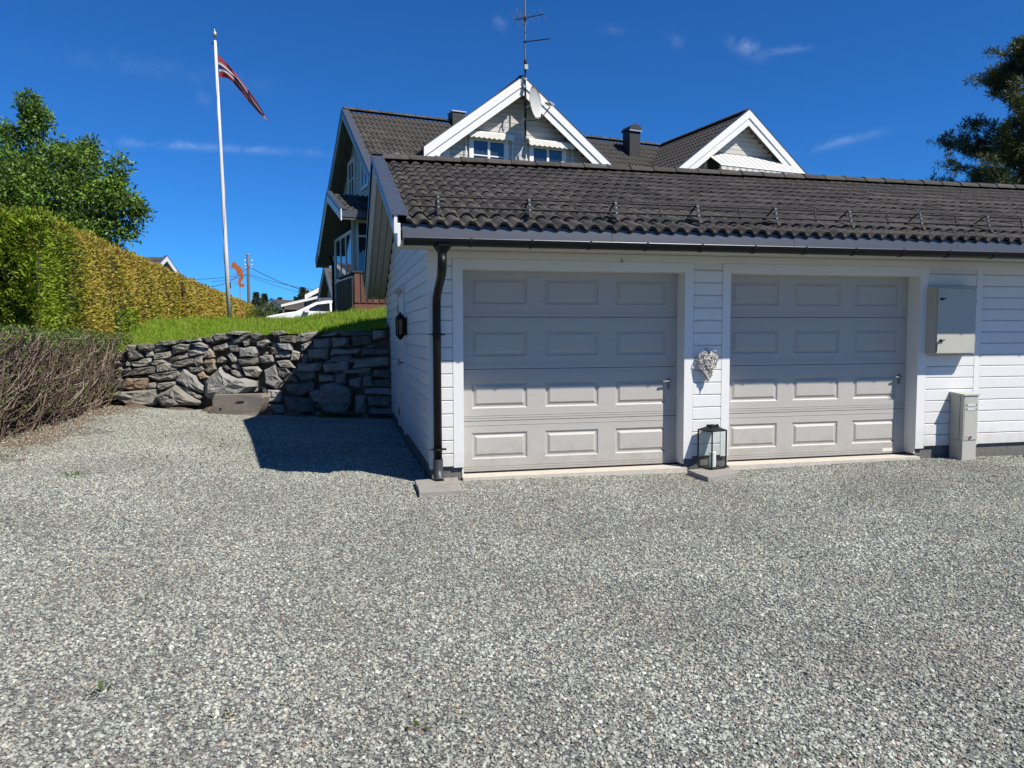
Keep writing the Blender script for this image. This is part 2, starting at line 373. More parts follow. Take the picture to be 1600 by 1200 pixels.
geo = n.new('ShaderNodeNewGeometry'); t = n.new('ShaderNodeTexNoise'); t.inputs['Scale'].default_value = 240; t.inputs['Detail'].default_value = 3; l.new(geo.outputs['Position'], t.inputs['Vector'])
t2 = n.new('ShaderNodeTexNoise'); t2.inputs['Scale'].default_value = .8; t2.inputs['Detail'].default_value = 5; l.new(geo.outputs['Position'], t2.inputs['Vector'])
mr = n.new('ShaderNodeMapRange'); mr.inputs['To Min'].default_value = .62; mr.inputs['To Max'].default_value = 1.38; l.new(t.outputs['Fac'], mr.inputs['Value'])
mr2 = n.new('ShaderNodeMapRange'); mr2.inputs['From Min'].default_value = .3; mr2.inputs['From Max'].default_value = .7; mr2.inputs['To Min'].default_value = .80; mr2.inputs['To Max'].default_value = 1.18; l.new(t2.outputs['Fac'], mr2.inputs['Value'])
mm = n.new('ShaderNodeMath'); mm.operation = 'MULTIPLY'; l.new(mr.outputs[0], mm.inputs[0]); l.new(mr2.outputs[0], mm.inputs[1])
vm = n.new('ShaderNodeVectorMath'); vm.operation = 'SCALE'; l.new(cr.outputs['Color'], vm.inputs[0]); l.new(mm.outputs[0], vm.inputs['Scale'])
t3 = n.new('ShaderNodeTexNoise'); t3.inputs['Scale'].default_value = .55; t3.inputs['Detail'].default_value = 7; t3.inputs['Roughness'].default_value = .7; l.new(geo.outputs['Position'], t3.inputs['Vector'])
mr3 = n.new('ShaderNodeMapRange'); mr3.inputs['From Min'].default_value = .54; mr3.inputs['From Max'].default_value = .74; mr3.inputs['To Max'].default_value = .55; l.new(t3.outputs['Fac'], mr3.inputs['Value'])
dst = n.new('ShaderNodeMix'); dst.data_type = 'RGBA'; l.new(mr3.outputs[0], dst.inputs['Factor']); l.new(vm.outputs[0], dst.inputs['A']); dst.inputs['B'].default_value = (.31, .28, .225, 1)   # dusty fines
l.new(dst.outputs['Result'], b.inputs['Base Color']); b.inputs['Roughness'].default_value = .85; b.inputs['Specular IOR Level'].default_value = .25
STONE_G = m

def gravel_nodes(name, dens, rmin, rmax, seed):
    ng = bpy.data.node_groups.new(name, 'GeometryNodeTree')
    ng.interface.new_socket('Geometry', in_out='INPUT', socket_type='NodeSocketGeometry'); ng.interface.new_socket('Geometry', in_out='OUTPUT', socket_type='NodeSocketGeometry')
    N, L = ng.nodes, ng.links
    gi, go = N.new('NodeGroupInput'), N.new('NodeGroupOutput')
    dist = N.new('GeometryNodeDistributePointsOnFaces'); dist.inputs['Density'].default_value = dens; dist.inputs['Seed'].default_value = seed
    L.new(gi.outputs[0], dist.inputs['Mesh'])
    join = N.new('GeometryNodeJoinGeometry')
    for k in range(7):
        ico = N.new('GeometryNodeMeshIcoSphere'); ico.inputs['Radius'].default_value = 1; ico.inputs['Subdivisions'].default_value = 1
        sp = N.new('GeometryNodeSetPosition'); rv = N.new('FunctionNodeRandomValue'); rv.data_type = 'FLOAT_VECTOR'
        a = .38
        rv.inputs[0].default_value = (-a, -a, -a); rv.inputs[1].default_value = (a, a, a); rv.inputs['Seed'].default_value = 31+k
        L.new(ico.outputs['Mesh'], sp.inputs['Geometry']); L.new(rv.outputs[0], sp.inputs['Offset'])
        tr = N.new('GeometryNodeTransform'); tr.inputs['Scale'].default_value = [(1.25, .85, .6), (1, .9, .7), (1.4, .8, .5), (1, .75, .75), (1.15, 1, .45), (.9, .8, .8), (1.3, .65, .65)][k]
        L.new(sp.outputs[0], tr.inputs['Geometry'])
        smt = N.new('GeometryNodeSetMaterial'); smt.inputs['Material'].default_value = STONE_G; L.new(tr.outputs[0], smt.inputs['Geometry'])
        g2 = N.new('GeometryNodeGeometryToInstance'); L.new(smt.outputs[0], g2.inputs[0]); L.new(g2.outputs[0], join.inputs[0])
    iop = N.new('GeometryNodeInstanceOnPoints'); iop.inputs['Pick Instance'].default_value = True
    L.new(dist.outputs['Points'], iop.inputs['Points']); L.new(join.outputs[0], iop.inputs['Instance'])
    rr = N.new('FunctionNodeRandomValue'); rr.data_type = 'FLOAT_VECTOR'; rr.inputs[0].default_value = (-.5, -.5, 0); rr.inputs[1].default_value = (.5, .5, 6.283); rr.inputs['Seed'].default_value = 5
    L.new(rr.outputs[0], iop.inputs['Rotation'])
    rs = N.new('FunctionNodeRandomValue'); rs.data_type = 'FLOAT'; rs.inputs[2].default_value = 0; rs.inputs[3].default_value = 1; rs.inputs['Seed'].default_value = 9
    pw = N.new('ShaderNodeMath'); pw.operation = 'POWER'; L.new(rs.outputs[1], pw.inputs[0]); pw.inputs[1].default_value = 2.0
    mp = N.new('ShaderNodeMapRange'); mp.inputs['To Min'].default_value = rmin; mp.inputs['To Max'].default_value = rmax; L.new(pw.outputs[0], mp.inputs['Value'])
    L.new(mp.outputs[0], iop.inputs['Scale'])
    L.new(iop.outputs[0], go.inputs[0])
    return ng
def gravel_patch(name, label, xs, ys, keep, dens, r0, r1, seed, dz):
    V, Fc = grid_mesh(xs, ys, lambda x, y: gz(x, y)+dz, keep)
    o = link(name, np_mesh(name, V, Fc), STONE_G); tag(o, label, 'gravel', kind='stuff')
    md = o.modifiers.new('stones', 'NODES'); md.node_group = gravel_nodes(name, dens, r0, r1, seed)
def in_view(x, y, mx=.06):
    dx, dy = x-CAM[0], y-CAM[1]; dep = dx*_fw[0]+dy*_fw[1]; lat = dx*_r[0]+dy*_r[1]
    return (dep > 1.6) & (np.abs(lat) < (.68+mx)*dep+.35)
def soil(x, y):   # bare brown soil along the hedge
    return x < -4.45+.25*np.sin(y*2.1)+.15*np.sin(y*5.3)
ax_ = np.arange(-6.6, 10.01, .2); ay_ = np.arange(-6.4, 8.81, .2)
gravel_patch('gravel', 'loose grey crushed stone covering the open yard before the garage', ax_, ay_,
             lambda x, y: yard_keep(x, y) & in_view(x, y) & (y < -2.2) & ~soil(x, y), 5900, .0039, .0104, 3, .002)
gravel_patch('gravel', 'loose grey crushed stone spread up to the garage doors and the stone wall', ax_, ay_,
             lambda x, y: yard_keep(x, y) & in_view(x, y) & (y >= -2.2) & ~soil(x, y) & ((y < -.06) | (x < -.06)), 4600, .0042, .0104, 4, .002)
gravel_patch('gravel', 'sparse pebbles on the brown soil strip below the bare hedge', ax_, ay_,
             lambda x, y: yard_keep(x, y) & in_view(x, y) & soil(x, y) & (x > -5.6), 650, .005, .013, 5, .001)

# lawn
LAWN = M('lawn_soil', (.055, .085, .02), .95, .4, 5., .4, 40.)
V, Fc = grid_mesh(np.arange(-6.0, 13.01, .25), np.arange(5.0, 26.01, .25), lambda x, y: lawn_z(x, y)-.01, lambda x, y: (wall_sd(x, y)[1] > .12) & ((x < .05) | (y > 7.1)))
tag(link('lawn', np_mesh('lawn', V, Fc), LAWN, smooth=True), kind='structure')
GRASS = leaf_mat('grass_blades', [(0, (.38, .33, .11)), (.10, (.28, .35, .04)), (.5, (.19, .33, .022)), (1, (.34, .48, .06))], trans=.4, nscale=2.6, nvar=.9)
N = 120000
gxr = rng.uniform(-5.9, .3, N*3); gyr = 5.9+rng.uniform(0, 1, N*3)**1.5*13.5
s_, d_ = wall_sd(gxr, gyr); ok = (d_ > .03) & (d_ < 13) & ((gxr < -.06) | (gyr > 7.4)) & (rng.uniform(0, 1, N*3) < .75+.25*np.sin(gxr*3+gyr)) & (gxr > -5.75); ok &= np.cumsum(ok) <= N
gxr, gyr, d_ = gxr[ok], gyr[ok], d_[ok]; K = len(gxr)
tuft = np.clip(np.sin(gxr*6.3+2*np.sin(gyr*3.1))*np.sin(gyr*5.1+gxr), 0, 1)
gh = rng.uniform(.05, .15, K)*(1+.02*d_)*(.75+.9*tuft*rng.uniform(.3, 1, K)); ang = rng.uniform(0, 6.283, K); ln = rng.uniform(0, .6, K)*gh; wdt = rng.uniform(.004, .008, K)*(1+.10*d_)
base = np.stack([gxr, gyr, lawn_z(gxr, gyr)-.012], -1); la = rng.uniform(0, 6.283, K)
side = np.stack([np.cos(ang)*wdt, np.sin(ang)*wdt, 0*wdt], -1); lean = np.stack([np.cos(la)*ln, np.sin(la)*ln, 0*ln], -1)
up = np.stack([0*gh, 0*gh, gh], -1)
V = np.stack([base-side, base+side, base+side*.7+lean*.35+up*.55, base-side*.7+lean*.35+up*.55, base+lean+up], 1).reshape(-1, 3)
ii = np.arange(K)*5
T3 = np.concatenate([np.stack([ii, ii+1, ii+2], -1), np.stack([ii, ii+2, ii+3], -1), np.stack([ii+3, ii+2, ii+4], -1)])
gr = np.clip(rng.uniform(0, 1, K)*.85+.15*tuft, 0, 1)
tag(link('grass', np_mesh('grass', V, T3, np.tile(gr, 3)), GRASS), 'bright green unmown grass on the lawn above the stone wall', 'grass', kind='stuff')

# ------------------------------------------------------------------ dry stone wall
STONES=[[[5.281,1.292],[5.215,1.336],[5.033,1.321],[5.024,1.262],[5.198,1.232]],[[5.01,1.351],[4.7,1.366],[4.692,1.291],[4.726,1.241],[4.983,1.232]],[[4.679,1.36],[4.57,1.414],[4.273,1.429],[4.243,1.369],[4.403,1.33],[4.658,1.331]],[[4.241,1.419],[3.976,1.452],[3.968,1.404],[4.232,1.369]],[[5.21,1.192],[5.165,1.252],[4.982,1.242],[4.89,1.132],[5.032,1.072],[5.194,1.052]],[[4.876,1.232],[4.704,1.255],[4.697,1.142],[4.837,1.122]],[[4.691,1.311],[4.552,1.34],[4.437,1.281],[4.534,1.241],[4.663,1.207]],[[4.319,1.31],[4.127,1.369],[3.959,1.349],[4.025,1.25],[4.196,1.201],[4.303,1.172]],[[4.708,1.132],[4.642,1.192],[4.365,1.227],[4.346,1.142],[4.411,1.102],[4.69,1.068]],[[4.051,1.241],[3.709,1.293],[3.653,1.221],[3.713,1.161],[3.967,1.122],[4.029,1.162]],[[3.958,1.389],[3.768,1.404],[3.624,1.329],[3.636,1.293],[3.855,1.313]],[[3.914,1.428],[3.766,1.477],[3.747,1.418],[3.894,1.404]],[[3.745,1.477],[3.577,1.49],[3.476,1.397],[3.622,1.388]],[[3.556,1.482],[3.471,1.554],[3.16,1.514],[3.151,1.455],[3.454,1.403]],[[3.541,1.299],[3.237,1.377],[3.229,1.289],[3.314,1.23],[3.502,1.23]],[[5.152,1.022],[4.752,1.102],[4.723,1.032],[4.822,0.956],[5.102,0.932],[5.154,0.972]],[[4.734,1.012],[4.69,1.048],[4.476,1.072],[4.457,1.023],[4.608,0.973],[4.725,0.973]],[[4.413,1.072],[4.347,1.122],[4.039,1.175],[4.03,1.112],[4.222,1.053],[4.382,1.029]],[[4.321,0.973],[4.245,1.023],[3.926,1.088],[3.897,1.013],[3.972,0.974],[4.206,0.93],[4.322,0.943]],[[3.894,1.092],[3.735,1.132],[3.714,1.013],[3.825,0.964],[3.876,0.994]],[[3.704,1.132],[3.594,1.27],[3.502,1.211],[3.495,1.122],[3.569,1.096],[3.683,1.112]],[[3.729,1.004],[3.653,1.083],[3.516,1.093],[3.492,1.014],[3.637,0.925]],[[3.67,0.865],[3.477,1.014],[3.454,0.896],[3.598,0.826]],[[5.335,0.761],[5.06,0.902],[4.651,0.953],[4.645,0.833],[4.978,0.802],[5.303,0.747]],[[5.387,0.811],[5.32,0.872],[5.189,0.916],[5.147,0.882],[5.236,0.812]],[[4.63,0.953],[4.436,1.009],[4.352,0.983],[4.378,0.864],[4.624,0.833]],[[4.365,0.923],[4.227,0.924],[4.218,0.884],[4.356,0.874]],[[3.994,0.924],[3.741,0.954],[3.68,0.895],[3.766,0.839],[3.976,0.835]],[[4.829,0.773],[4.656,0.823],[4.144,0.884],[4.147,0.795],[4.256,0.715],[4.598,0.674],[4.766,0.733]],[[4.24,0.685],[4.08,0.884],[3.832,0.756],[3.731,0.608],[3.682,0.509],[3.757,0.459],[4.007,0.557]],[[3.82,0.796],[3.724,0.84],[3.641,0.796],[3.58,0.737],[3.623,0.713],[3.77,0.717]],[[3.674,0.42],[3.646,0.658],[3.526,0.787],[3.354,0.939],[3.264,0.817],[3.038,0.729],[2.893,0.744],[2.708,0.681],[2.68,0.583],[2.944,0.405],[3.299,0.373],[3.592,0.361]],[[5.355,0.55],[5.239,0.731],[4.788,0.723],[4.814,0.593],[4.882,0.502],[5.184,0.491]],[[4.827,0.543],[4.792,0.633],[4.641,0.66],[4.655,0.554],[4.775,0.513]],[[4.621,0.614],[4.535,0.634],[4.258,0.655],[4.228,0.606],[4.367,0.555],[4.561,0.504],[4.603,0.534]],[[5.479,0.438],[5.401,0.479],[4.625,0.514],[4.624,0.243],[4.721,0.223],[5.216,0.229],[5.428,0.348]],[[4.608,0.384],[4.228,0.592],[3.752,0.29],[3.785,0.24],[4.316,0.2],[4.486,0.214]],[[4.217,0.6],[4.007,0.553],[3.749,0.389],[3.781,0.359],[4.051,0.507]],[[5.109,0.752],[4.979,0.782],[4.905,0.753],[5.067,0.728]],[[5.261,0.992],[5.216,1.052],[5.163,1.012],[5.177,0.952],[5.241,0.952]],[[5.502,0.65],[5.369,0.731],[5.284,0.691],[5.376,0.55],[5.486,0.509]],[[3.423,1.093],[3.359,1.122],[3.246,1.073],[3.3,1.014],[3.415,1.004]],[[3.233,1.152],[3.149,1.191],[3.06,1.034],[3.113,1.014]],[[3.312,0.955],[3.259,0.975],[3.189,0.896],[3.242,0.876]],[[3.176,0.985],[3.031,0.975],[3.002,0.896],[3.157,0.935]],[[3.18,0.867],[3.075,0.892],[2.903,0.759],[3.017,0.739],[3.16,0.817]],[[3.012,1.279],[2.691,1.308],[2.653,1.19],[2.697,1.112],[3.006,1.112]],[[2.798,1.522],[2.684,1.565],[2.562,1.512],[2.647,1.428],[2.789,1.474]],[[2.678,1.395],[2.483,1.434],[2.422,1.385],[2.548,1.288],[2.67,1.327]],[[3.162,1.436],[2.953,1.523],[2.777,1.538],[2.956,1.402],[3.123,1.357]],[[2.926,1.396],[2.8,1.468],[2.834,1.347],[2.897,1.308]],[[3.242,1.553],[3.075,1.592],[2.849,1.561],[2.932,1.523],[3.222,1.52]],[[3.207,1.328],[3.03,1.347],[3.024,1.21],[3.19,1.21]],[[3.038,1.083],[2.656,1.093],[2.554,1.044],[2.7,0.975],[3.01,0.975]],[[2.96,0.936],[2.66,0.956],[2.58,0.858],[2.665,0.76],[2.871,0.779]],[[2.614,1.132],[2.367,1.151],[2.35,1.034],[2.576,1.015]],[[2.404,1.288],[2.201,1.268],[2.224,1.171],[2.387,1.161]],[[2.53,0.878],[2.326,0.982],[2.191,0.66],[2.309,0.55],[2.509,0.604]],[[2.299,0.947],[2.071,0.92],[2.045,0.824],[2.161,0.729],[2.26,0.797]],[[2.242,1.491],[1.943,1.504],[1.946,1.39],[2.23,1.383]],[[1.988,1.382],[1.662,1.395],[1.447,1.583],[1.602,1.584],[1.829,1.544]],[[2.26,1.355],[2.003,1.368],[2.006,1.246],[2.233,1.274]],[[1.945,0.825],[1.589,0.853],[1.55,0.731],[1.82,0.689]],[[2.581,0.576],[2.494,0.604],[2.442,0.384],[2.544,0.342]],[[2.411,1.587],[2.196,1.605],[2.112,1.559],[2.342,1.492]],[[2.334,1.233],[2.063,1.246],[2.052,1.11],[2.324,1.097]],[[2.007,1.219],[1.837,1.192],[1.869,1.043],[1.996,1.07]],[[2.268,1.029],[2.011,1.042],[1.956,0.934],[2.213,0.933]],[[1.576,1.449],[1.253,1.453],[1.27,1.286],[1.58,1.3]],[[1.224,1.488],[0.945,1.495],[0.948,1.312],[1.228,1.299]],[[0.861,1.514],[0.5,1.52],[0.504,1.325],[0.865,1.312]],[[0.471,1.606],[0.292,1.61],[0.295,1.445],[0.474,1.432]],[[1.679,1.26],[1.285,1.273],[1.302,1.097],[1.683,1.097]],[[1.257,1.273],[0.712,1.285],[0.728,1.178],[1.245,1.165]],[[0.685,1.272],[0.16,1.284],[0.161,1.164],[0.714,1.172]],[[1.288,1.138],[0.882,1.151],[0.912,1.03],[1.276,1.03]],[[0.827,1.111],[0.203,1.124],[0.22,0.95],[0.844,0.936]],[[1.898,0.988],[1.445,1.016],[1.476,0.853],[1.788,0.839],[1.872,0.879]],[[1.403,0.989],[0.94,1.022],[0.956,0.895],[1.392,0.867]],[[1.054,0.908],[0.524,0.936],[0.554,0.802],[1.028,0.814]],[[0.483,0.909],[0.165,0.923],[0.168,0.749],[0.472,0.748]],[[1.506,0.772],[1.196,0.786],[1.227,0.664],[1.481,0.663]],[[1.168,0.786],[0.972,0.8],[1.003,0.652],[1.157,0.651]],[[0.945,0.733],[0.722,0.747],[0.697,0.572],[0.92,0.584]],[[0.666,0.761],[0.499,0.775],[0.474,0.587],[0.655,0.586]],[[0.444,0.721],[0.126,0.736],[0.129,0.588],[0.446,0.587]],[[2.135,0.647],[1.593,0.676],[1.569,0.499],[1.798,0.43],[2.11,0.469]],[[1.668,0.512],[1.455,0.541],[1.403,0.31],[1.573,0.295]],[[1.44,0.582],[1.143,0.637],[0.851,0.544],[0.856,0.26],[1.013,0.095],[1.322,0.12],[1.446,0.282]],[[0.812,0.396],[0.616,0.41],[0.593,0.126],[0.816,0.124]],[[0.614,0.559],[0.129,0.575],[0.131,0.454],[0.615,0.451]],[[0.588,0.424],[0.131,0.44],[0.134,0.225],[0.564,0.221]],[[0.564,0.194],[0.12,0.212],[0.108,0.077],[0.538,0.086]],[[2.425,0.494],[2.168,0.469],[2.2,0.304],[2.43,0.302]],[[2.141,0.386],[1.6,0.363],[1.577,0.145],[2.09,0.112]],[[2.431,0.261],[2.144,0.263],[2.12,0.085],[2.436,0.082]],[[1.833,1.355],[1.606,1.381],[1.722,1.246],[1.821,1.246]],[[1.809,1.165],[1.695,1.178],[1.698,1.043],[1.812,1.015]],[[0.98,1.084],[0.841,1.097],[0.856,1.03],[0.968,1.024]],[[2.017,0.797],[1.96,0.784],[1.849,0.662],[1.963,0.661],[2.134,0.688]],[[1.097,1.581],[0.707,1.585],[0.486,1.566],[0.486,1.531],[1.07,1.506]],[[1.42,1.529],[1.125,1.565],[1.126,1.501],[1.407,1.47]]]
STONE_MATS = [M('wall_stone_grey', (.235, .22, .185), .9, .4, 7., 1.0, 26., rnd=.22, second=(.30, .285, .24), sfac=.55, sscale=9),
              M('wall_stone_dark', (.13, .12, .10), .9, .4, 8., 1.0, 26., rnd=.25, second=(.2, .19, .155), sfac=.58, sscale=6),
              M('wall_stone_blue', (.235, .23, .208), .88, .32, 6., 1.0, 28., rnd=.15, second=(.3, .295, .275), sfac=.55, sscale=8),
              M('wall_stone_rust', (.245, .17, .11), .92, .4, 6., 1.0, 26., rnd=.12, second=(.17, .16, .145), sfac=.52, sscale=6),
              M('wall_stone_tan', (.25, .205, .16), .92, .3, 8., 1.0, 26., rnd=.15)]
wall = thing('stone_wall', 'dry stone retaining wall of grey rocks below the lawn beside the garage', 'wall', (P0[0], P0[1], 0))
MATPICK = {20: 4, 21: 3, 22: 4, 30: 3, 32: 3, 29: 2, 31: 2, 5: 0, 9: 2, 15: 0, 13: 1, 2: 1, 12: 1, 35: 0, 36: 0}
def stone(poly, off, bulge, depth, mat, seed):
    r = random.Random(seed); pts = []
    n0 = len(poly)
    for i in range(n0):
        a, b_ = poly[i], poly[(i+1) % n0]; L_ = math.dist(a, b_); k = max(1, min(4, int(L_/.11)))
        for j in range(k):
            t_ = j/k; j_ = .006+.02*min(L_, .4)*(j > 0)
            pts.append((a[0]+(b_[0]-a[0])*t_+r.uniform(-j_, j_), a[1]+(b_[1]-a[1])*t_+r.uniform(-j_, j_)))
    area = sum(pts[i][0]*pts[(i+1) % len(pts)][1]-pts[(i+1) % len(pts)][0]*pts[i][1] for i in range(len(pts)))
    if area < 0: pts.reverse()
    n_ = len(pts); cx = sum(q[0] for q in pts)/n_; cy = sum(q[1] for q in pts)/n_
    size = math.sqrt(abs(area)/2)
    # broken face: the lowest of a few random planes, as split rock shows
    planes = [(1.0, r.uniform(-.12, .12), r.uniform(-.15, .25))]+[(r.uniform(1.0, 1.5), r.uniform(-1.0, 1.0), r.uniform(-.7, 1.1)) for _ in range(4)]
    def w(s, z, o):
        return (WD[0]*s+WN[0]*o, WD[1]*s+WN[1]*o, z)
    rings = []
    for sc, o, jj in ((.94, -depth, 0), (1.0, -.03, .010), (.95, .35, .010), (.74, 1, .018), (.42, 1, .022)):
        ring = []
        for (a, c) in pts:
            aa, cc = cx+(a-cx)*sc, cy+(c-cy)*sc
            if o <= 0: oo = off+o
            else:
                oo = off+o*bulge*max(-.2, min(h+(gx*(aa-cx)-gy*(cc-cy))/max(.08, size) for h, gx, gy in planes))
            oo += r.uniform(-jj, jj)*min(1.3, size*3.2)
            ring.append(w(aa+r.uniform(-jj, jj)*.4, cc+r.uniform(-jj, jj)*.4, oo))
        rings.append(ring)
    vs_ = [q for ring in rings for q in ring] + [w(cx, cy, off+bulge*min(q[0] for q in planes)+r.uniform(-.01, .01))]
    fs_ = []
    for k in range(4):
        for i in range(n_):
            a, b2, c, d = k*n_+i, k*n_+(i+1) % n_, (k+1)*n_+(i+1) % n_, (k+1)*n_+i
            fs_ += [(a, c, b2), (a, d, c)] if r.random() < .5 else [(a, d, b2), (b2, d, c)]
    fs_ += [(4*n_+i, 5*n_, 4*n_+(i+1) % n_) for i in range(n_)]
    me = bpy.data.meshes.new('stone'); me.from_pydata(vs_, [], fs_); me.update()
    return link('stone', me, mat, wall)
for k, poly in enumerate(STONES):
    ar = abs(sum(poly[i][0]*poly[(i+1) % len(poly)][1]-poly[(i+1) % len(poly)][0]*poly[i][1] for i in range(len(poly))))/2
    zc = sum(q[1] for q in poly)/len(poly)
    mt = STONE_MATS[MATPICK.get(k, random.choice([0, 0, 0, 1, 1, 2]))]
    # grow each outline a little so that neighbours nearly touch
    cx = sum(q[0] for q in poly)/len(poly); cy = zc; g_ = 1+.012/max(.05, math.sqrt(ar))
    jt = .028 if k >= 66 else .008
    poly = [(cx+(a-cx)*g_+random.uniform(-jt, jt), cy+(c-cy)*g_+random.uniform(-jt, jt)) for a, c in poly]
    stone(poly, random.uniform(-.025, .03)+.09*max(0, 1-zc/1.1)+(.05 if ar > .12 else 0), .035+.13*math.sqrt(ar), .24, mt, 100+k)
# small packing stones set back in the joints
rs = random.Random(5)
for k in range(230):
    s = rs.uniform(-.1, 6.6); zt = float(np.interp(s, WT_S, WT_Z)); z = rs.uniform(float(gz(P0[0]+WD[0]*s, P0[1]+WD[1]*s))+.02, zt-.05)
    a, c = rs.uniform(.06, .17), rs.uniform(.035, .085); rot = rs.uniform(-.35, .35); m_ = rs.randint(5, 7)
    poly = [(s+a*math.cos(6.283*i/m_+.3)*rs.uniform(.8, 1.15)-c*rot*math.sin(6.283*i/m_), z+c*math.sin(6.283*i/m_+.3)*rs.uniform(.8, 1.15)+a*rot*math.cos(6.283*i/m_+.3)) for i in range(m_)]
    stone(poly, -.10+.07*max(0, 1-z/1.1), .05, .12, STONE_MATS[rs.choice([0, 1, 1, 2, 4])], 900+k)
bk = MB()
ss = np.linspace(-.3, 7.2, 31); V_ = []
for s in ss:
    zt = float(np.interp(s, WT_S, WT_Z))
    for z, o in ((-.1, -.02), (.5, -.06), (1.0, -.10), (zt-.03, -.13), (zt-.02, -.40)):
        V_.append((WD[0]*s+WN[0]*o, WD[1]*s+WN[1]*o, z))
bk.add(V_, [(i*5+j, i*5+j+1, (i+1)*5+j+1, (i+1)*5+j) for i in range(len(ss)-1) for j in range(4)])
bk.build('earth_backing', EARTH, wall)
for k, (s, d, w_, h_) in enumerate([(3.45, -.22, .30, .10), (2.45, -.24, .26, .14), (1.9, -.2, .3, .08), (5.0, -.18, .3, .07), (4.2, -.16, .45, .06)]):
    mb = MB(); n_ = 14; hub = [0, 0, h_]
    V_ = [(0, 0, h_)]
    for i in range(n_):
        a = 6.283*i/n_; rr_ = rs.uniform(.85, 1.1); V_.append((w_*math.cos(a)*rr_*.5, .17*math.sin(a)*rr_*.5, h_*.7*rs.uniform(.7, 1.1)))
    for i in range(n_):
        a = 6.283*i/n_; V_.append((w_*math.cos(a), .17*math.sin(a), -.03))
    mb.add(V_, [(0, 1+i, 1+(i+1) % n_) for i in range(n_)]+[(1+i, 1+n_+i, 1+n_+(i+1) % n_, 1+(i+1) % n_) for i in range(n_)])
    px_, py_ = WD[0]*s-WN[0]*d, WD[1]*s-WN[1]*d
    o = mb.build('soil_heap', EARTH, wall); o.location = (px_, py_, float(gz(px_+P0[0], py_+P0[1]))); o.rotation_euler = (0, 0, math.atan2(WD[1], WD[0]))

# the block lying at the foot of the wall
BLOCK = M('weathered_brown_grey_stone', (.20, .175, .145), .93, .3, 5., .7, 40., stretch=(2, 2, 5), second=(.13, .11, .09), sfac=.6, sscale=5)
s0 = 3.15
bx_, by_ = -2.62, 6.55; bzg = float(gz(bx_, by_))
blk = thing('stone_block', 'weathered brown-grey block with a dark slit, lying at the foot of the stone wall', 'block', (bx_, by_, bzg), R(-17))
prof = [(-.47, .0), (-.50, .09), (-.44, .15), (-.45, .27), (-.40, .345), (.0, .36), (.42, .37), (.47, .30), (.45, .2), (.40, .06), (.36, -.02), (-.36, -.03)]
mb = MB(); rs2 = random.Random(3)
n_ = len(prof)
V_ = [(a+rs2.uniform(-.012, .012), -.18+rs2.uniform(-.015, .015)+.03*c, c) for a, c in prof] + [(a*1.02, -.145+.03*c+rs2.uniform(-.01, .01), c*1.04) for a, c in prof] + [(a*.98, .17+rs2.uniform(-.02, .02), c*.98) for a, c in prof]
mb.add(V_, [tuple(range(n_))]+[(k*n_+i, (k+1)*n_+i, (k+1)*n_+(i+1) % n_, k*n_+(i+1) % n_) for k in (0, 1) for i in range(n_)]+[tuple(range(3*n_-1, 2*n_-1, -1))])
mb.build('body', BLOCK, blk)
MB().prism([(-.02, .235), (.06, .25), (.14, .245), (.06, .232)], 'xz', -.192, -.16).build('slit', DARK, blk)
MB().lathe([(.022, -.19), (.022, -.16)], (-.30, 0, .11), 10, 'y').build('hole', DARK, blk)

# ------------------------------------------------------------------ garage
garage = thing('garage', 'white wooden double garage with two greige sectional doors and dark tiled roof', 'garage', (0, 0, 0))
GX1 = 12.6
DOORS = [(.345, 2.795), (3.342, 5.792)]; DZ0, DZ1, REC = .06, 2.183, .19
S_ROOF = .365; TH = math.atan(S_ROOF); EY, EZ = -.62, 2.56; RIDGE_Y = 3.2; BACK_Y = 7.05
def roof_z(y): return EZ+S_ROOF*(y-EY) if y <= RIDGE_Y else EZ+S_ROOF*(2*RIDGE_Y-EY-y)
# foundation and core
for a, c in ((-.0, .33), (2.81, 3.33), (5.80, GX1)): MB().box(a+.015, c, .035, .30, -.1, .16).build('foundation', CONCD, garage)
MB().box(.015, .30, .301, BACK_Y, -.1, .16).build('foundation', CONCD, garage)
mb = MB()
for a, c in ((.022, .33), (2.81, 3.33), (5.80, GX1)): mb.box(a, c, .024, .24, .165, 2.36)
mb.box(.022, GX1, .024, .24, 2.2, 2.38)
mb.prism([(.24, .165), (BACK_Y-.05, .165), (BACK_Y-.05, roof_z(BACK_Y)-.24), (RIDGE_Y, roof_z(RIDGE_Y)-.24), (.24, roof_z(.24)-.24)], 'yz', .022, .2)
mb.build('wall_core', TRIM, garage)
MB().box(.2, GX1, .42, .46, 0, 2.3).build('inner_lining', DARK, garage)
# front boards
PITCH_B = .137
for x0, x1 in ((.085, .236), (2.901, 3.242), (5.912, 6.588), (6.674, GX1)):
    z = .157
    while z < 2.30:
        if not (x0 < .1 and 0): board(x0+.002, x1-.002, .022, z, garage)
        z += PITCH_B
# side boards up into the gable
z = .157
while z < 3.70:
    ym = z+.07; top = roof_z(RIDGE_Y)-.25
    lim = lambda zz: RIDGE_Y-(top-zz)/S_ROOF
    y0 = max(.10, lim(ym)) if ym > roof_z(.1)-.25 else .10
    y1 = min(BACK_Y, 2*RIDGE_Y-lim(ym)) if ym > roof_z(BACK_Y)-.25 else BACK_Y
    segs = [(y0, 2.90), (4.10, y1)] if z < 2.2 else [(y0, y1)]
    for a, c in segs: board(a+.002, c-.002, .022, z, garage, rz=-math.pi/2)
    z += PITCH_B
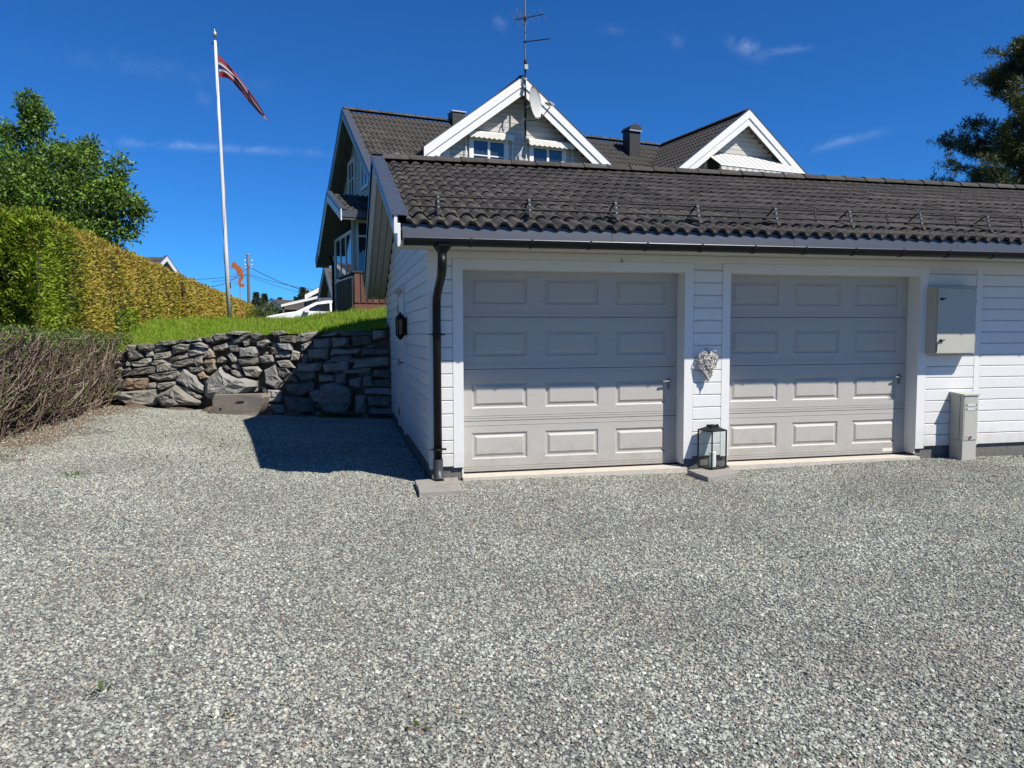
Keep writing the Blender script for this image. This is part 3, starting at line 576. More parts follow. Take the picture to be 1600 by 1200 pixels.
# trim boards
def trim(name, *box_, mat=TRIM, parent=garage): return MB().box(*box_).build(name, mat, parent)
trim('corner_board', -.008, .083, -.004, .022, .14, 2.36); trim('corner_board', -.008, .021, .0225, .098, .14, 2.40)
for (a, c), (l0, r1) in zip(DOORS, ((.238, 2.899), (3.244, 5.910))):
    trim('door_casing', l0, a, 0, .024, .148, DZ1); trim('door_casing', c, r1, 0, .024, .135, DZ1)
    trim('door_head_casing', l0-.0, r1, -.003, .024, DZ1, 2.285)
    trim('door_jamb', a-.02, a, .0245, REC+.12, .075, DZ1); trim('door_jamb', c, c+.02, .0245, REC+.12, .075, DZ1)
    trim('door_head_jamb', a, c, .0245, REC+.10, DZ1-.0, DZ1+.02)
    trim('threshold', a-.02, c+.03, -.05, REC+.14, -.06, .045, mat=CONCL)
trim('cover_board', 6.590, 6.672, .0, .022, .15, 2.33)
trim('frieze_board', -.01, GX1, -.012, .022, 2.287, 2.362)
mb = MB(); mb.tube([(2.051, -.012, 2.315), (2.051, -.03, 2.31), (2.045, -.035, 2.29), (2.055, -.03, 2.275), (2.065, -.03, 2.285)], .004, 6)
mb.build('hook', BLACKM, garage)
# eave soffit boards
for k in range(5):
    y0 = -.545+k*.105; MB().box(-.315, GX1+.2, y0+.002, y0+.101, 2.365, 2.385).build('soffit_board', SOFFIT, garage)

# garage doors
SEC = [.06, .60, 1.15, 1.70, 2.24]
def panel_mesh(w, h):
    V_ = []; F_ = []
    for ins, dep in ((0, 0), (.010, .0), (.024, .013), (.040, .013), (.062, .0), (.066, -.001)):
        V_ += [(ins, dep, ins), (w-ins, dep, ins), (w-ins, dep, h-ins), (ins, dep, h-ins)]
    for k in range(5):
        for i in range(4): F_.append((k*4+i, k*4+(i+1) % 4, (k+1)*4+(i+1) % 4, (k+1)*4+i))
    F_.append((20, 21, 22, 23)); mb = MB(); mb.add(V_, F_); return mb.mesh('panel')
PW, PH = .625, .30; PANEL = panel_mesh(PW, PH); PANEL.materials.append(DOORP)
for di, (a, c) in enumerate(DOORS):
    gd = MB().box(a-.015, c+.015, REC+.035, REC+.06, DZ0, 2.26).build('garage_door', DARK, garage)
    gd['label'] = ('greige raised panel sectional door nearest the downpipe', 'greige raised panel sectional door beside the grey wall cabinet')[di]
    pxs = [a+.105, a+.105+PW+.18, a+.105+2*(PW+.18)]
    for k in range(4):
        z0, z1 = SEC[k]+.003, SEC[k+1]-.003; pz = SEC[k]+.125
        mb = MB(); y0, y1 = REC, REC+.034
        mb.box(a-.012, c+.012, y0, y1, z0, pz); mb.box(a-.012, c+.012, y0, y1, pz+PH, z1)
        xs = [a-.012]+[q for x in pxs for q in (x, x+PW)]+[c+.012]
        for i in range(0, len(xs), 2): mb.box(xs[i], xs[i+1], y0, y1, pz, pz+PH)
        for zz in ((z0+.028, z0+.034), (z0+.052, z0+.058), (z1-.045, z1-.039)): mb.box(a-.012, c+.012, y0-.003, y0+.001, *zz)
        mb.build('door_section', DOORP, gd)
        for x in pxs: link('panel', PANEL, None, gd, loc=(x, REC, pz))
    mb = MB(); hx = c-.10
    mb.box(hx-.018, hx+.018, REC-.012, REC, .90, 1.02); mb.tube([(hx, REC-.01, .99), (hx, REC-.05, .99), (hx-.09, REC-.055, .985)], .010, 8)
    mb.build('handle', M('dull_zinc_%d' % di, (.16, .16, .165), .5), gd)
    MB().box(a-.01, c+.01, REC-.008, REC+.03, .046, .062).build('bottom_seal', GUTTER, gd)
MB().box(5.792-.30, 5.792-.16, REC-.0035, REC, .085, .125).build('maker_plate', TRIM, garage)

# side door
sdr = MB().box(.004, .05, 3.02, 3.98, .12, 2.08).build('side_door', TRIM, garage)
sdr['label'] = 'white plank side door facing the stone wall'
for k in range(6): MB().box(-.004, .0035, 3.03+k*.157, 3.03+k*.157+.15, .14, 2.06).build('plank', WHITE, sdr)
for z in (.35, 1.1, 1.9): MB().lathe([(.012, -.06), (.012, .06)], (-.012, 3.985, z), 8).build('hinge', M('brass_hinge_%d' % int(z*100), (.28, .24, .13), .4, metallic=.7), sdr)
MB().tube([(0, 3.10, 1.12), (-.05, 3.10, 1.12), (-.055, 3.21, 1.12)], .010, 8).build('handle', BLACKM, sdr)
trim('side_door_casing', -.018, .021, 2.905, 3.015, .12, 2.13); trim('side_door_casing', -.018, .021, 3.985, 4.095, .12, 2.13)
mb = MB(); mb.prism([(.02, 2.13), (-.018, 2.13), (-.085, 2.17), (-.085, 2.19), (.02, 2.215)], 'xz', 2.86, 4.14); mb.build('side_door_hood', TRIM, garage)

# ---- roof
mb = MB()
XL, XR = -.345, GX1+.3
mb.prism([(EY+.06, roof_z(EY)-.075), (RIDGE_Y, roof_z(RIDGE_Y)-.055), (BACK_Y+.35, roof_z(BACK_Y+.35)-.055), (BACK_Y+.35, roof_z(BACK_Y+.35)-.16), (RIDGE_Y, roof_z(RIDGE_Y)-.18), (EY+.06, roof_z(EY)-.17)], 'yz', -.32, XR)
roof = mb.build('roof', DARKW, garage)
TW, TEX, TL = .30, .339, .42
def tile_mesh(w=TW, ln=TL, amp=.027, waves=2, nose=.036, seg=8):
    n_ = waves*seg; V_ = []; F_ = []
    prof = []
    for i in range(n_+1):
        x = w*i/n_*1.0; ph = 2*math.pi*waves*i/n_
        prof.append((x, amp*(math.cos(ph-.5)-.24*math.cos(2*ph-1.0))))
    for x, z in prof: V_.append((x, .004, z-.004))           # lip, lower
    for x, z in prof: V_.append((x, -.004, z+nose*.7))
    for x, z in prof: V_.append((x, .010, z+nose))
    for x, z in prof: V_.append((x, ln, z))
    m_ = n_+1
    for k in range(3):
        for i in range(n_): F_.append((k*m_+i, k*m_+i+1, (k+1)*m_+i+1, (k+1)*m_+i))
    return V_, F_
tv, tf = tile_mesh()
mb = MB(); mb.add(tv, tf); TILE_ME = mb.mesh('tile'); TILE_ME.materials.append(TILE)
TILE_ME.polygons.foreach_set('use_smooth', [i >= 16 for i in range(len(TILE_ME.polygons))])
def px_of(P):
    d = np.asarray(P)-CAM; z = d@_fw; return 800+F_PX*(d@_r2)/z, 600-F_PX*(d@_u2)/z, z
def lay_tiles(spots, parent, limit, me, base_v, base_f, frame, stuff_label=None):
    """spots: list of (matrix, world point); the ones showing largest become single tiles, the rest one stuff part"""
    def key(s):
        x, y, z = px_of(s[1]); off = max(0, -x, x-1600)
        return z+off*.05
    order = sorted(spots, key=key)
    for mtx, _ in order[:limit]:
        o = link('tile', me, None, parent); o.matrix_local = mtx
    rest = order[limit:]
    if rest:
        bv = np.array(base_v); V_ = []; F_ = []
        for mtx, _ in rest:
            A_ = np.array(mtx); F_ += [tuple(i+len(V_)*len(bv) for i in q) for q in base_f]; V_.append(bv@A_[:3, :3].T+A_[:3, 3])
        V_ = np.concatenate(V_)
        o = link('tiles', np_mesh('tiles', V_, F_), me.materials[0], parent); o['kind'] = 'stuff'
spots = []
rt = random.Random(11)
nrow = 12; ncol = int((XR+.26)/TW)
for r_ in range(nrow):
    for c_ in range(ncol):
        sl = r_*TEX+rt.uniform(-.006, .006); x = -.275+c_*TW+rt.uniform(-.003, .003)
        y = EY+sl*math.cos(TH); z = EZ+sl*math.sin(TH)-.03+rt.uniform(-.003, .003)
        mtx = Matrix.Translation((x, y, z)) @ Matrix.Rotation(TH+rt.uniform(-.006, .006), 4, 'X') @ Matrix.Rotation(rt.uniform(-.008, .008), 4, 'Z')
        spots.append((mtx, (x+.15, y, z)))
lay_tiles(spots, roof, 300, TILE_ME, tv, tf, None)
# ridge tiles
rv = []; rf = []; n_ = 8; L_ = .40
for yy, ex in ((0, .007), (.03, .007), (.035, 0), (L_, -.006)):
    for i in range(n_+1):
        a = math.pi*(.06+.88*i/n_); rv.append((yy, math.cos(a)*(.125+ex), math.sin(a)*(.105+ex)-.02))
m_ = n_+1
for k in range(3):
    for i in range(n_): rf.append((k*m_+i, k*m_+i+1, (k+1)*m_+i+1, (k+1)*m_+i))
rf.append(tuple(range(n_, -1, -1)))
mb = MB(); mb.add(rv, rf); RIDGE_ME = mb.mesh('ridge_tile'); RIDGE_ME.materials.append(TILE)
for k in range(int((XR+.25)/.365)):
    o = link('ridge_tile', RIDGE_ME, None, roof, loc=(-.255+k*.365, RIDGE_Y, roof_z(RIDGE_Y)+.0+rt.uniform(-.004, .004))); o.rotation_euler = (0, rt.uniform(-.008, .008), rt.uniform(-.006, .006))
# moss cushions in the lower tile valleys
mv = []; mf = []
for k in range(170):
    sl = abs(rt.gauss(0, 1.0))*.9+.02; x = -.25+abs(rt.gauss(0, 1.6)); c_ = round((x+.275)/.15)*.15-.275+.085+rt.uniform(-.02, .02)
    r0 = math.floor(sl/TEX)*TEX+TEX-.01-rt.uniform(0, .02); y = EY+r0*math.cos(TH); z = EZ+r0*math.sin(TH)-.036
    if r0 > 3.7: continue
    rad = rt.uniform(.004, .014); b0 = len(mv)
    mv.append((c_, y, z+rad*1.3))
    for i in range(6): mv.append((c_+rad*math.cos(i*1.047)*rt.uniform(.7, 1.5), y+rad*math.sin(i*1.047)*.9, z+S_ROOF*rad*math.sin(i*1.047)))
    mf += [(b0, b0+1+i, b0+1+(i+1) % 6) for i in range(6)]
mb = MB(); mb.add(mv, mf); o = mb.build('moss', MOSS, roof); o['kind'] = 'stuff'
# verge: dark cover strips, white boards, soffit boards along the slope
def slope_strip(x0, x1, ya, yb, o0, o1, name, mat, par=roof, top=None):
    mb = MB()
    mb.prism([(ya, roof_z(ya)+o0), (yb, roof_z(yb)+o0), (yb, roof_z(yb)+o1), (ya, roof_z(ya)+o1)], 'yz', x0, x1)
    return mb.build(name, mat, par)
for ya, yb, dz_ in ((EY-.02, 1.42, 0), (1.38, RIDGE_Y, .006), (RIDGE_Y, 5.3, 0), (5.26, BACK_Y+.37, -.004)):
    slope_strip(-.405, -.252, ya, yb, .050+dz_, .062+dz_, 'verge_cover', FLASH); slope_strip(-.412, -.4055, ya, yb, -.035+dz_, .062+dz_, 'verge_cover_edge', FLASH)
    mb = MB()
    yy = ya+.12
    while yy < yb:
        for xx in (-.385, -.285): mb.lathe([(.006, 0), (.005, .006)], (xx, yy, roof_z(yy)+.062+dz_), 6)
        yy += .42
    mb.build('screw', BLACKM, roof)
MB().box(-.405, -.26, RIDGE_Y-.12, RIDGE_Y+.12, roof_z(RIDGE_Y)+.05, roof_z(RIDGE_Y)+.066).build('verge_cap', FLASH, roof)
for ya, yb in ((EY-.01, RIDGE_Y), (RIDGE_Y, BACK_Y+.36)):
    slope_strip(-.385, -.355, ya, yb, -.115, .0495, 'verge_board', TRIM); slope_strip(-.3545, -.327, ya, yb, -.235, -.03, 'verge_board', TRIM)
    for k in range(3): slope_strip(-.322+k*.108, -.322+k*.108+.099, max(ya, -.54), yb-.02, -.215, -.195, 'verge_soffit_board', SOFFIT)
for ya, yb in ((-.5, RIDGE_Y-.01), (RIDGE_Y+.01, BACK_Y+.3)): slope_strip(-.327, .03, ya, yb, -.19, -.185, 'verge_underlay', DARK)
# eave flashing, gutter
xs = [-.31, 1.72, 3.72, 5.72, 7.72, 9.72, XR]
for k in range(6):
    mb = MB(); mb.prism([(-.618, 2.392), (-.596, 2.535), (-.588, 2.535), (-.610, 2.385)], 'yz', xs[k]+.002, xs[k+1]-.002); mb.build('eave_flashing', FLASH, garage)
mb = MB(); mb.box(-.318, XR, -.560, -.543, 2.362, 2.5); mb.build('fascia_board', TRIM, garage)
GC = (-.650, 2.395); gr_ = .064
prof = [(GC[0]+gr_*math.cos(a), GC[1]+gr_*math.sin(a)) for a in np.linspace(math.pi, 2*math.pi, 13)]
prof_in = [(GC[0]+(gr_-.004)*math.cos(a), GC[1]+(gr_-.004)*math.sin(a)) for a in np.linspace(2*math.pi, math.pi, 13)]
gut = MB().prism(prof+prof_in, 'yz', -.30, XR).build('gutter', GUTTER, garage)
MB().tube([(-.30, GC[0]-gr_, GC[1]), (XR, GC[0]-gr_, GC[1])], .005, 8).build('gutter_rim', M('gutter_rim_gloss', (.055, .058, .065), .35, .05), gut)
MB().prism(prof, 'yz', -.303, -.297).build('gutter_end', GUTTER, gut)
for k in range(21):
    x = .30+k*.58
    pr = [(GC[0]+(gr_+.006)*math.cos(a), GC[1]+(gr_+.006)*math.sin(a)) for a in np.linspace(math.pi*.97, 2*math.pi, 13)]
    pi_ = [(GC[0]+(gr_+.001)*math.cos(a), GC[1]+(gr_+.001)*math.sin(a)) for a in np.linspace(2*math.pi, math.pi*.97, 13)]
    MB().prism(pr+pi_, 'yz', x, x+.022).build('gutter_bracket', BLACKM, gut)
# downpipe
PX_ = .062
mb = MB(); mb.lathe([(.042, 2.235), (.043, 2.27), (.085, 2.325), (.088, 2.345)], (PX_-.012, GC[0], 0), 6)
mb.tube([(PX_-.012, GC[0], 2.25), (PX_-.012, GC[0], 2.17), (PX_-.010, GC[0]+.03, 2.12), (PX_-.006, GC[0]+.12, 2.07), (PX_, -.22, 1.95), (PX_, -.135, 1.90), (PX_, -.105, 1.83), (PX_, -.10, 1.7), (PX_, -.10, .24)], .042, 14)
dp = mb.build('downpipe', GUTTER, garage, smooth=True)
for p_ in dp.data.polygons: p_.use_smooth = p_.index > 20
mb = MB(); mb.tube([(PX_, -.10, .26), (PX_, -.105, .16), (PX_, -.125, .10), (PX_, -.19, .045)], [.050, .050, .050, .049], 14, cap=False); mb.build('spout', M('grey_pipe_plastic', (.045, .045, .05), .45, .15), dp, smooth=True)
MB().tube([(PX_, -.16, .072), (PX_, -.187, .048)], [.043, .044], 14).build('spout_mouth', DARK, dp)
for z in (1.52, .36):
    mb = MB(); mb.lathe([(.050, z-.011), (.050, z+.011)], (PX_, -.10, 0), 16); mb.box(PX_+.045, PX_+.085, -.115, -.085, z-.008, z+.008); mb.box(PX_-.085, PX_-.045, -.112, -.088, z-.005, z+.005); mb.box(PX_-.01, PX_+.01, -.06, .0, z-.01, z+.01)
    mb.build('pipe_clamp', BLACKM, dp)
# snow guards
by = -.40; bzr = roof_z(by)
for k in range(9):
    x = .045+.89*k
    mb = MB(); mb.bar((x, by-.075, bzr+.01), (x, by-.02, bzr+.205), .030, .006, (0, 1, 0)); mb.bar((x, by+.02, bzr+.185), (x, by+.20, bzr+.10), .020, .005, (0, 0, 1)); mb.bar((x, by-.09, bzr+.01), (x, by+.20, bzr+.115), .022, .006, (0, 0, 1)); mb.bar((x, by-.10, bzr-.005), (x, by-.085, bzr+.03), .034, .02, (0, 0, 1))
    br = mb.build('snow_guard_bracket', BLACKM, roof)
    mb = MB()
    for q in (.08, .35, .62, .86): mb.lathe([(.0095, -.004), (.0095, .004)], (x, by-.075+.055*q-.006, bzr+.01+.195*q), 8, 'y')
    mb.build('bolt', STEEL, br)
    if k < 8:
        mb = MB(); xm = x+.48; mb.bar((xm, by-.035, bzr+.06), (xm, by-.005, bzr+.20), .016, .012, (0, 1, 0)); mb.build('snow_guard_clip', BLACKM, roof)
for (dy, dz_, nm) in ((-.005, .185, 0), (-.042, .085, 1)):
    MB().tube([(-.20, by+dy, bzr+dz_), (7.4, by+dy, bzr+dz_)], .010, 8).build('snow_guard_rail', BLACKM, roof)

# ------------------------------------------------------------------ house behind the garage (local frame u, v, z)
house = thing('house', 'grey timber house with two white edged front gables rising behind the garage', 'house', (3.993, 12.277, 0), R(10.7))
HM = house.matrix_basis.copy()
HZ, RV, SM = 8.30, 4.65, .745           # main ridge height, its v, roof slope
UL, UR = -3.86, 13.5
SD, HWD = .757, 2.74                    # dormer slope and half width
D1, D2 = 0.0, 7.60
def mainz(v): return HZ-SM*abs(v-RV)
# walls
mb = MB(); mb.prism([(.05, 1.2), (9.25, 1.2), (9.25, mainz(9.25)-.3), (RV, HZ-.3), (.05, mainz(.05)-.3)], 'yz', -3.38, 13.0); mb.build('wall', HOUSEG, house)
for dc in (D1, D2):
    mb = MB(); mb.prism([(dc-2.2, 4.4), (dc+2.2, 4.4), (dc+2.2, HZ-SD*2.2-.26), (dc, HZ-.26), (dc-2.2, HZ-SD*2.2-.26)], 'xz', .364, 3.2); mb.build('gable_wall', HOUSEP, house)
    z = 5.55
    while z < HZ-.35:
        zm = z+.06; hw = min(2.2, (HZ-.24-zm)/SD)
        if hw > .1: board(dc-hw, dc+hw, .363, z, house, BOARD_H)
        z += .137
# gable end boards
z = 1.6
while z < HZ-.35:
    zm = z+.06; hv = min(4.6, (HZ-.26-zm)/SM)
    if hv > .1: board(RV-hv, RV+hv, -3.381, z, house, BOARD_G, rz=-math.pi/2)
    z += .137
# roof decks
hroof = MB()
hroof.prism([(-.75, mainz(-.75)-.06), (RV, HZ-.05), (10.05, mainz(10.05)-.06), (10.05, mainz(10.05)-.19), (RV, HZ-.2), (-.75, mainz(-.75)-.19)], 'yz', UL+.05, UR)
hr = hroof.build('roof', DARKW, house)
for dc in (D1, D2):
    mb = MB(); e_ = HWD-.05
    mb.prism([(dc-e_, HZ-SD*e_-.05), (dc, HZ-.05), (dc+e_, HZ-SD*e_-.05), (dc+e_, HZ-SD*e_-.19), (dc, HZ-.2), (dc-e_, HZ-SD*e_-.19)], 'xz', .05, RV)
    mb.build('dormer_roof', DARKW, house)
# tiles
hspots = []
def tiles_on(origin, ux, up, ncols, nrows, ok, w=.30, ex=.345):
    ux = Vector(ux).normalized(); up = Vector(up).normalized(); nn = ux.cross(up)
    for r_ in range(nrows):
        for c_ in range(ncols):
            p_ = Vector(origin)+ux*(c_*w)+up*(r_*ex)
            cpt = p_+ux*w*.5+up*ex*.5
            if not ok(cpt): continue
            p_ += nn*(-.025+rt.uniform(-.003, .003))
            mtx = Matrix(((ux.x, up.x, nn.x, p_.x), (ux.y, up.y, nn.y, p_.y), (ux.z, up.z, nn.z, p_.z), (0, 0, 0, 1)))
            wp = HM @ cpt; hspots.append((mtx, tuple(wp)))
def dormer_over(u, v):       # height of a dormer roof surface at (u, v)
    h = -9
    for dc in (D1, D2):
        if abs(u-dc) < HWD and v > .02: h = max(h, HZ-SD*abs(u-dc))
    return h
cs = 1/math.sqrt(1+SM*SM)
lenm = (RV+.75)/cs
tiles_on((UL+.16, -.75, mainz(-.75)), (1, 0, 0), (0, cs, SM*cs), 57, int(lenm/.345)+1, lambda q: q.z < HZ-.02 and q.z > dormer_over(q.x, q.y)+.02 and q.y > -.6)
cd_ = 1/math.sqrt(1+SD*SD)
for dc in (D1, D2):
    # left slope: columns run along +v reversed so that the normal points up and outwards
    nr = int(HWD/cd_/.345)+1
    tiles_on((dc-HWD, RV, HZ-SD*HWD), (0, -1, 0), (cd_, 0, SD*cd_), 16, nr, lambda q: q.y > .10 and q.z > mainz(q.y)-.02 and q.z < HZ-.02)
    tiles_on((dc+HWD, .07, HZ-SD*HWD), (0, 1, 0), (-cd_, 0, SD*cd_), 15, nr, lambda q: q.z > mainz(q.y)-.02 and q.z < HZ-.02)
# wing roof tiles join the same list
WU, WRV, WRZ = -4.62, 3.25, 5.53; WF, WB = 1.30, 4.85; SWF, SWB = .40, .85
cw = 1/math.sqrt(1+SWF*SWF)
tiles_on((WU+.12, WF, WRZ-SWF*(WRV-WF)), (1, 0, 0), (0, cw, SWF*cw), 4, 7, lambda q: q.z < WRZ)
lay_tiles(hspots, hr, 300, TILE_ME, tv, tf, None)
for k in range(46):
    o = link('ridge_tile', RIDGE_ME, None, hr, loc=(UL+.02+k*.37, RV, HZ-.0))
for dc in (D1, D2):
    for k in range(12):
        o = link('ridge_tile', RIDGE_ME, None, hr, loc=(dc, .03+k*.37, HZ+.0)); o.rotation_euler = (0, 0, math.pi/2)
# dormer bargeboards, flashing, soffits
def rake(dc, sgn, o_top, o_bot, v0, v1, name, mat, foot=0.0, u_in=0.0):
    mb = MB(); e_ = HWD+.02
    pts = [(dc+sgn*u_in, HZ-SD*u_in+o_top), (dc+sgn*e_, HZ-SD*e_+o_top), (dc+sgn*(e_-foot), HZ-SD*e_+o_bot), (dc+sgn*u_in, HZ-SD*u_in+o_bot)]
    if foot:
        pts = [pts[0], pts[1], (dc+sgn*(e_-.02), HZ-SD*e_+o_bot-.02), (dc+sgn*(e_-.26), HZ-SD*e_+o_bot-.04), (dc+sgn*(e_-.46), HZ-SD*(e_-.46)+o_bot), pts[3]]
    mb.prism(pts, 'xz', v0, v1); return mb.build(name, mat, house)
for dc in (D1, D2):
    for sg in (-1, 1):
        rake(dc, sg, .045, -.205, -.028, 0.0, 'barge_board', TRIM)
        rake(dc, sg, -.16, -.43, .002, .028, 'barge_board', TRIM, foot=.2)
        rake(dc, sg, .068, .046, -.04, .09, 'barge_flashing', FLASH)
        rake(dc, sg, -.205, -.225, .03, .365, 'dormer_soffit', SOFFITD if sg > 0 else SOFFIT)  # right slopes get the dark soffit, left the pale: shade put into the colour
    MB().box(dc-.10, dc+.10, .345, .366, 7.62, 7.80).build('gable_vent', BLACKM, house)
# left gable verge
for a, c_, sgn in ((-.78, RV, 1), (RV, 10.08, -1)):
    def strip(x0, x1, o0, o1, nm, mt):
        mb = MB(); mb.prism([(a, mainz(a)+o0), (c_, mainz(c_)+o0), (c_, mainz(c_)+o1), (a, mainz(a)+o1)], 'yz', x0, x1); return mb.build(nm, mt, house)
    strip(UL-.02, UL+.17, .05, .064, 'verge_cover', FLASH); strip(UL-.03, UL-.0205, -.09, .064, 'verge_cover_edge', FLASH)
    strip(UL-.018, UL+.012, -.26, .049, 'verge_board', HOUSEG)
    for k in range(4): strip(UL+.02+k*.113, UL+.02+k*.113+.105, -.245, -.215, 'verge_soffit_board', SOFFITD)
# gable end windows
def window(u0, u1, v, z0, z1, parent, panes=(2, 2), cas=.09, glass=GLASS, frame=TRIM, axis='v', depth=.03):
    """frame with casements and panes; axis 'v' faces -v, axis 'u' faces -u (then u0,u1 are v values and v is the u of the wall)"""
    def bx(name, a0, a1, d0, d1, b0, b1, mat, par):
        mb = MB()
        mb.box(a0, a1, d0, d1, b0, b1) if axis == 'v' else mb.box(d0, d1, a0, a1, b0, b1)
        return mb.build(name, mat, par)
    w = bx('window', u0, u1, v-.02, v+.05, z0, z1, DARK, parent)
    for (a0, a1, b0, b1) in ((u0-cas, u0, z0-cas, z1+cas), (u1, u1+cas, z0-cas, z1+cas), (u0, u1, z1, z1+cas), (u0, u1, z0-cas, z0)):
        bx('casing', a0, a1, v-.055, v-.0, b0, b1, frame, w)
    nx, nz = panes; pw = (u1-u0)/nx; ph = (z1-z0)/nz
    for i in range(nx):
        for j in range(nz): bx('pane', u0+i*pw+.03, u0+(i+1)*pw-.03, v-.026, v-.022, z0+j*ph+.012, z0+(j+1)*ph-.012, glass, w)
    for i in range(nx):
        bx('sash', u0+i*pw, u0+i*pw+.035, v-.045, v-.021, z0, z1, frame, w); bx('sash', u0+(i+1)*pw-.035, u0+(i+1)*pw, v-.0452, v-.021, z0, z1, frame, w)
    for j in range(nz+1):
        b0 = min(max(z0+j*ph-.016, z0), z1-.032); bx('glazing_bar', u0, u1, v-.040, v-.0211, b0, b0+.032, frame, w)
    return w
window(-1.33, -.39, .345, 5.45, 6.66, house, (2, 3)); window(.42, 1.36, .345, 5.45, 6.62, house, (2, 3))
window(6.25, 7.35, .345, 5.3, 6.9, house, (2, 2)); window(7.5, 8.6, .345, 5.3, 6.9, house, (2, 2))
window(3.3, 4.1, -3.40, 5.9, 6.95, house, (2, 2), axis='u'); window(5.2, 6.0, -3.40, 5.9, 6.95, house, (2, 2), axis='u'); window(1.9, 2.5, -3.40, 3.4, 4.6, house, (1, 2), axis='u')
MB().box(-2.15, -1.95, .33, .365, 5.4, 6.30).build('corner_board', TRIM, house)
# retracted awnings over the two windows of the left dormer
CANVAS = M('cream_awning_canvas', (.66, .63, .56), .8, .12, 7., .2, 20., second=(.45, .42, .36), sfac=.64, sscale=8)
for (a, c_, z) in ((-1.50, -.20, 6.79), (.24, 1.62, 6.74)):
    aw = MB(); aw.prism([(.32, z+.10), (.15, z+.05), (.125, z-.02), (.17, z-.05), (.32, z-.03)], 'yz', a, c_)
    w_ = aw.build('folded_awning', CANVAS, house)
    mb = MB(); nsc = 9; L_ = (c_-a)
    pts = [(a, z+.02)]+[(a+L_*i/nsc/4*1.0, z-.10-.035*abs(math.sin(math.pi*i/4))) for i in range(nsc*4+1)]+[(c_, z+.02)]
    mb.prism(pts, 'xz', .112, .122); mb.build('valance', CANVAS, w_)
    for xx in (a-.02, c_+.02): MB().bar((xx, .29, z-.02), (xx, .26, z-.95), .02, .02).build('awning_arm', TRIM, w_)
# striped awning pulled out over the right dormer's windows
STRIPE, n, l, b = new_mat('striped_awning_cloth')
tcn = n.new('ShaderNodeTexCoord'); sx_ = n.new('ShaderNodeSeparateXYZ'); l.new(tcn.outputs['Object'], sx_.inputs[0])
fr = n.new('ShaderNodeMath'); fr.operation = 'MULTIPLY'; fr.inputs[1].default_value = 4.2; l.new(sx_.outputs['X'], fr.inputs[0])
f2 = n.new('ShaderNodeMath'); f2.operation = 'FRACT'; l.new(fr.outputs[0], f2.inputs[0]); gt = n.new('ShaderNodeMath'); gt.operation = 'GREATER_THAN'; gt.inputs[1].default_value = .55; l.new(f2.outputs[0], gt.inputs[0])
mx = n.new('ShaderNodeMix'); mx.data_type = 'RGBA'; mx.inputs['A'].default_value = (.55, .54, .51, 1); mx.inputs['B'].default_value = (.33, .325, .31, 1); l.new(gt.outputs[0], mx.inputs['Factor']); l.new(mx.outputs['Result'], b.inputs['Base Color']); b.inputs['Roughness'].default_value = .85
a0, a1 = 6.15, 9.35
mb = MB()
mb.add([(a0, .31, 7.02), (a1, .31, 7.02), (a1, -.52, 6.46), (a0, -.52, 6.46), (a0, .31, 7.005), (a1, .31, 7.005), (a1, -.52, 6.445), (a0, -.52, 6.445), (a0, -.525, 6.33), (a1, -.525, 6.33)],
       [(0, 3, 2, 1), (4, 5, 6, 7), (0, 1, 5, 4), (3, 7, 6, 2), (1, 2, 6, 5), (0, 4, 7, 3), (3, 8, 9, 2)])
aw = mb.build('open_awning', STRIPE, house)
MB().tube([(a0-.02, -.52, 6.455), (a1+.02, -.52, 6.455)], .022, 8).build('front_tube', TRIM, aw)
for xx in (a0+.1, a1-.1): MB().bar((xx, .31, 6.2), (xx, -.5, 6.44), .025, .025).build('awning_arm', TRIM, aw)
# chimneys and vent
CLAD = M('black_sheet_metal', (.014, .014, .014), .6, .2, 6.)
mb = MB(); mb.box(-.44, -.02, 4.4, 4.85, 8.0, 8.56); mb.build('chimney', CLAD, hr)
MB().box(-.47, .01, 4.37, 4.88, 8.56, 8.60).build('chimney_cap', STEEL, hr)
mb = MB(); mb.box(5.62, 6.04, 3.6, 4.05, 7.2, 8.40); mb.build('chimney', CLAD, hr)
mb = MB(); mb.prism([(5.58, 8.42)]+[(5.83-.25*math.cos(a), 8.42+.20*math.sin(a)) for a in np.linspace(.25, math.pi-.25, 9)]+[(6.08, 8.42)], 'xz', 3.55, 4.1); mb.build('chimney_hood', CLAD, hr)
MB().box(5.58, 6.08, 3.545, 3.56, 8.38, 8.42).build('chimney_trim', STEEL, hr)
vv = 1.62; MB().lathe([(.07, mainz(vv)-.1), (.07, mainz(vv)+.25), (.10, mainz(vv)+.25), (.10, mainz(vv)+.33)], (-3.05, vv, 0), 12).build('vent_pipe', BLACKM, hr)
MB().lathe([(.105, mainz(vv)+.331), (.105, mainz(vv)+.36)], (-3.05, vv, 0), 12).build('vent_cap', STEEL, hr)
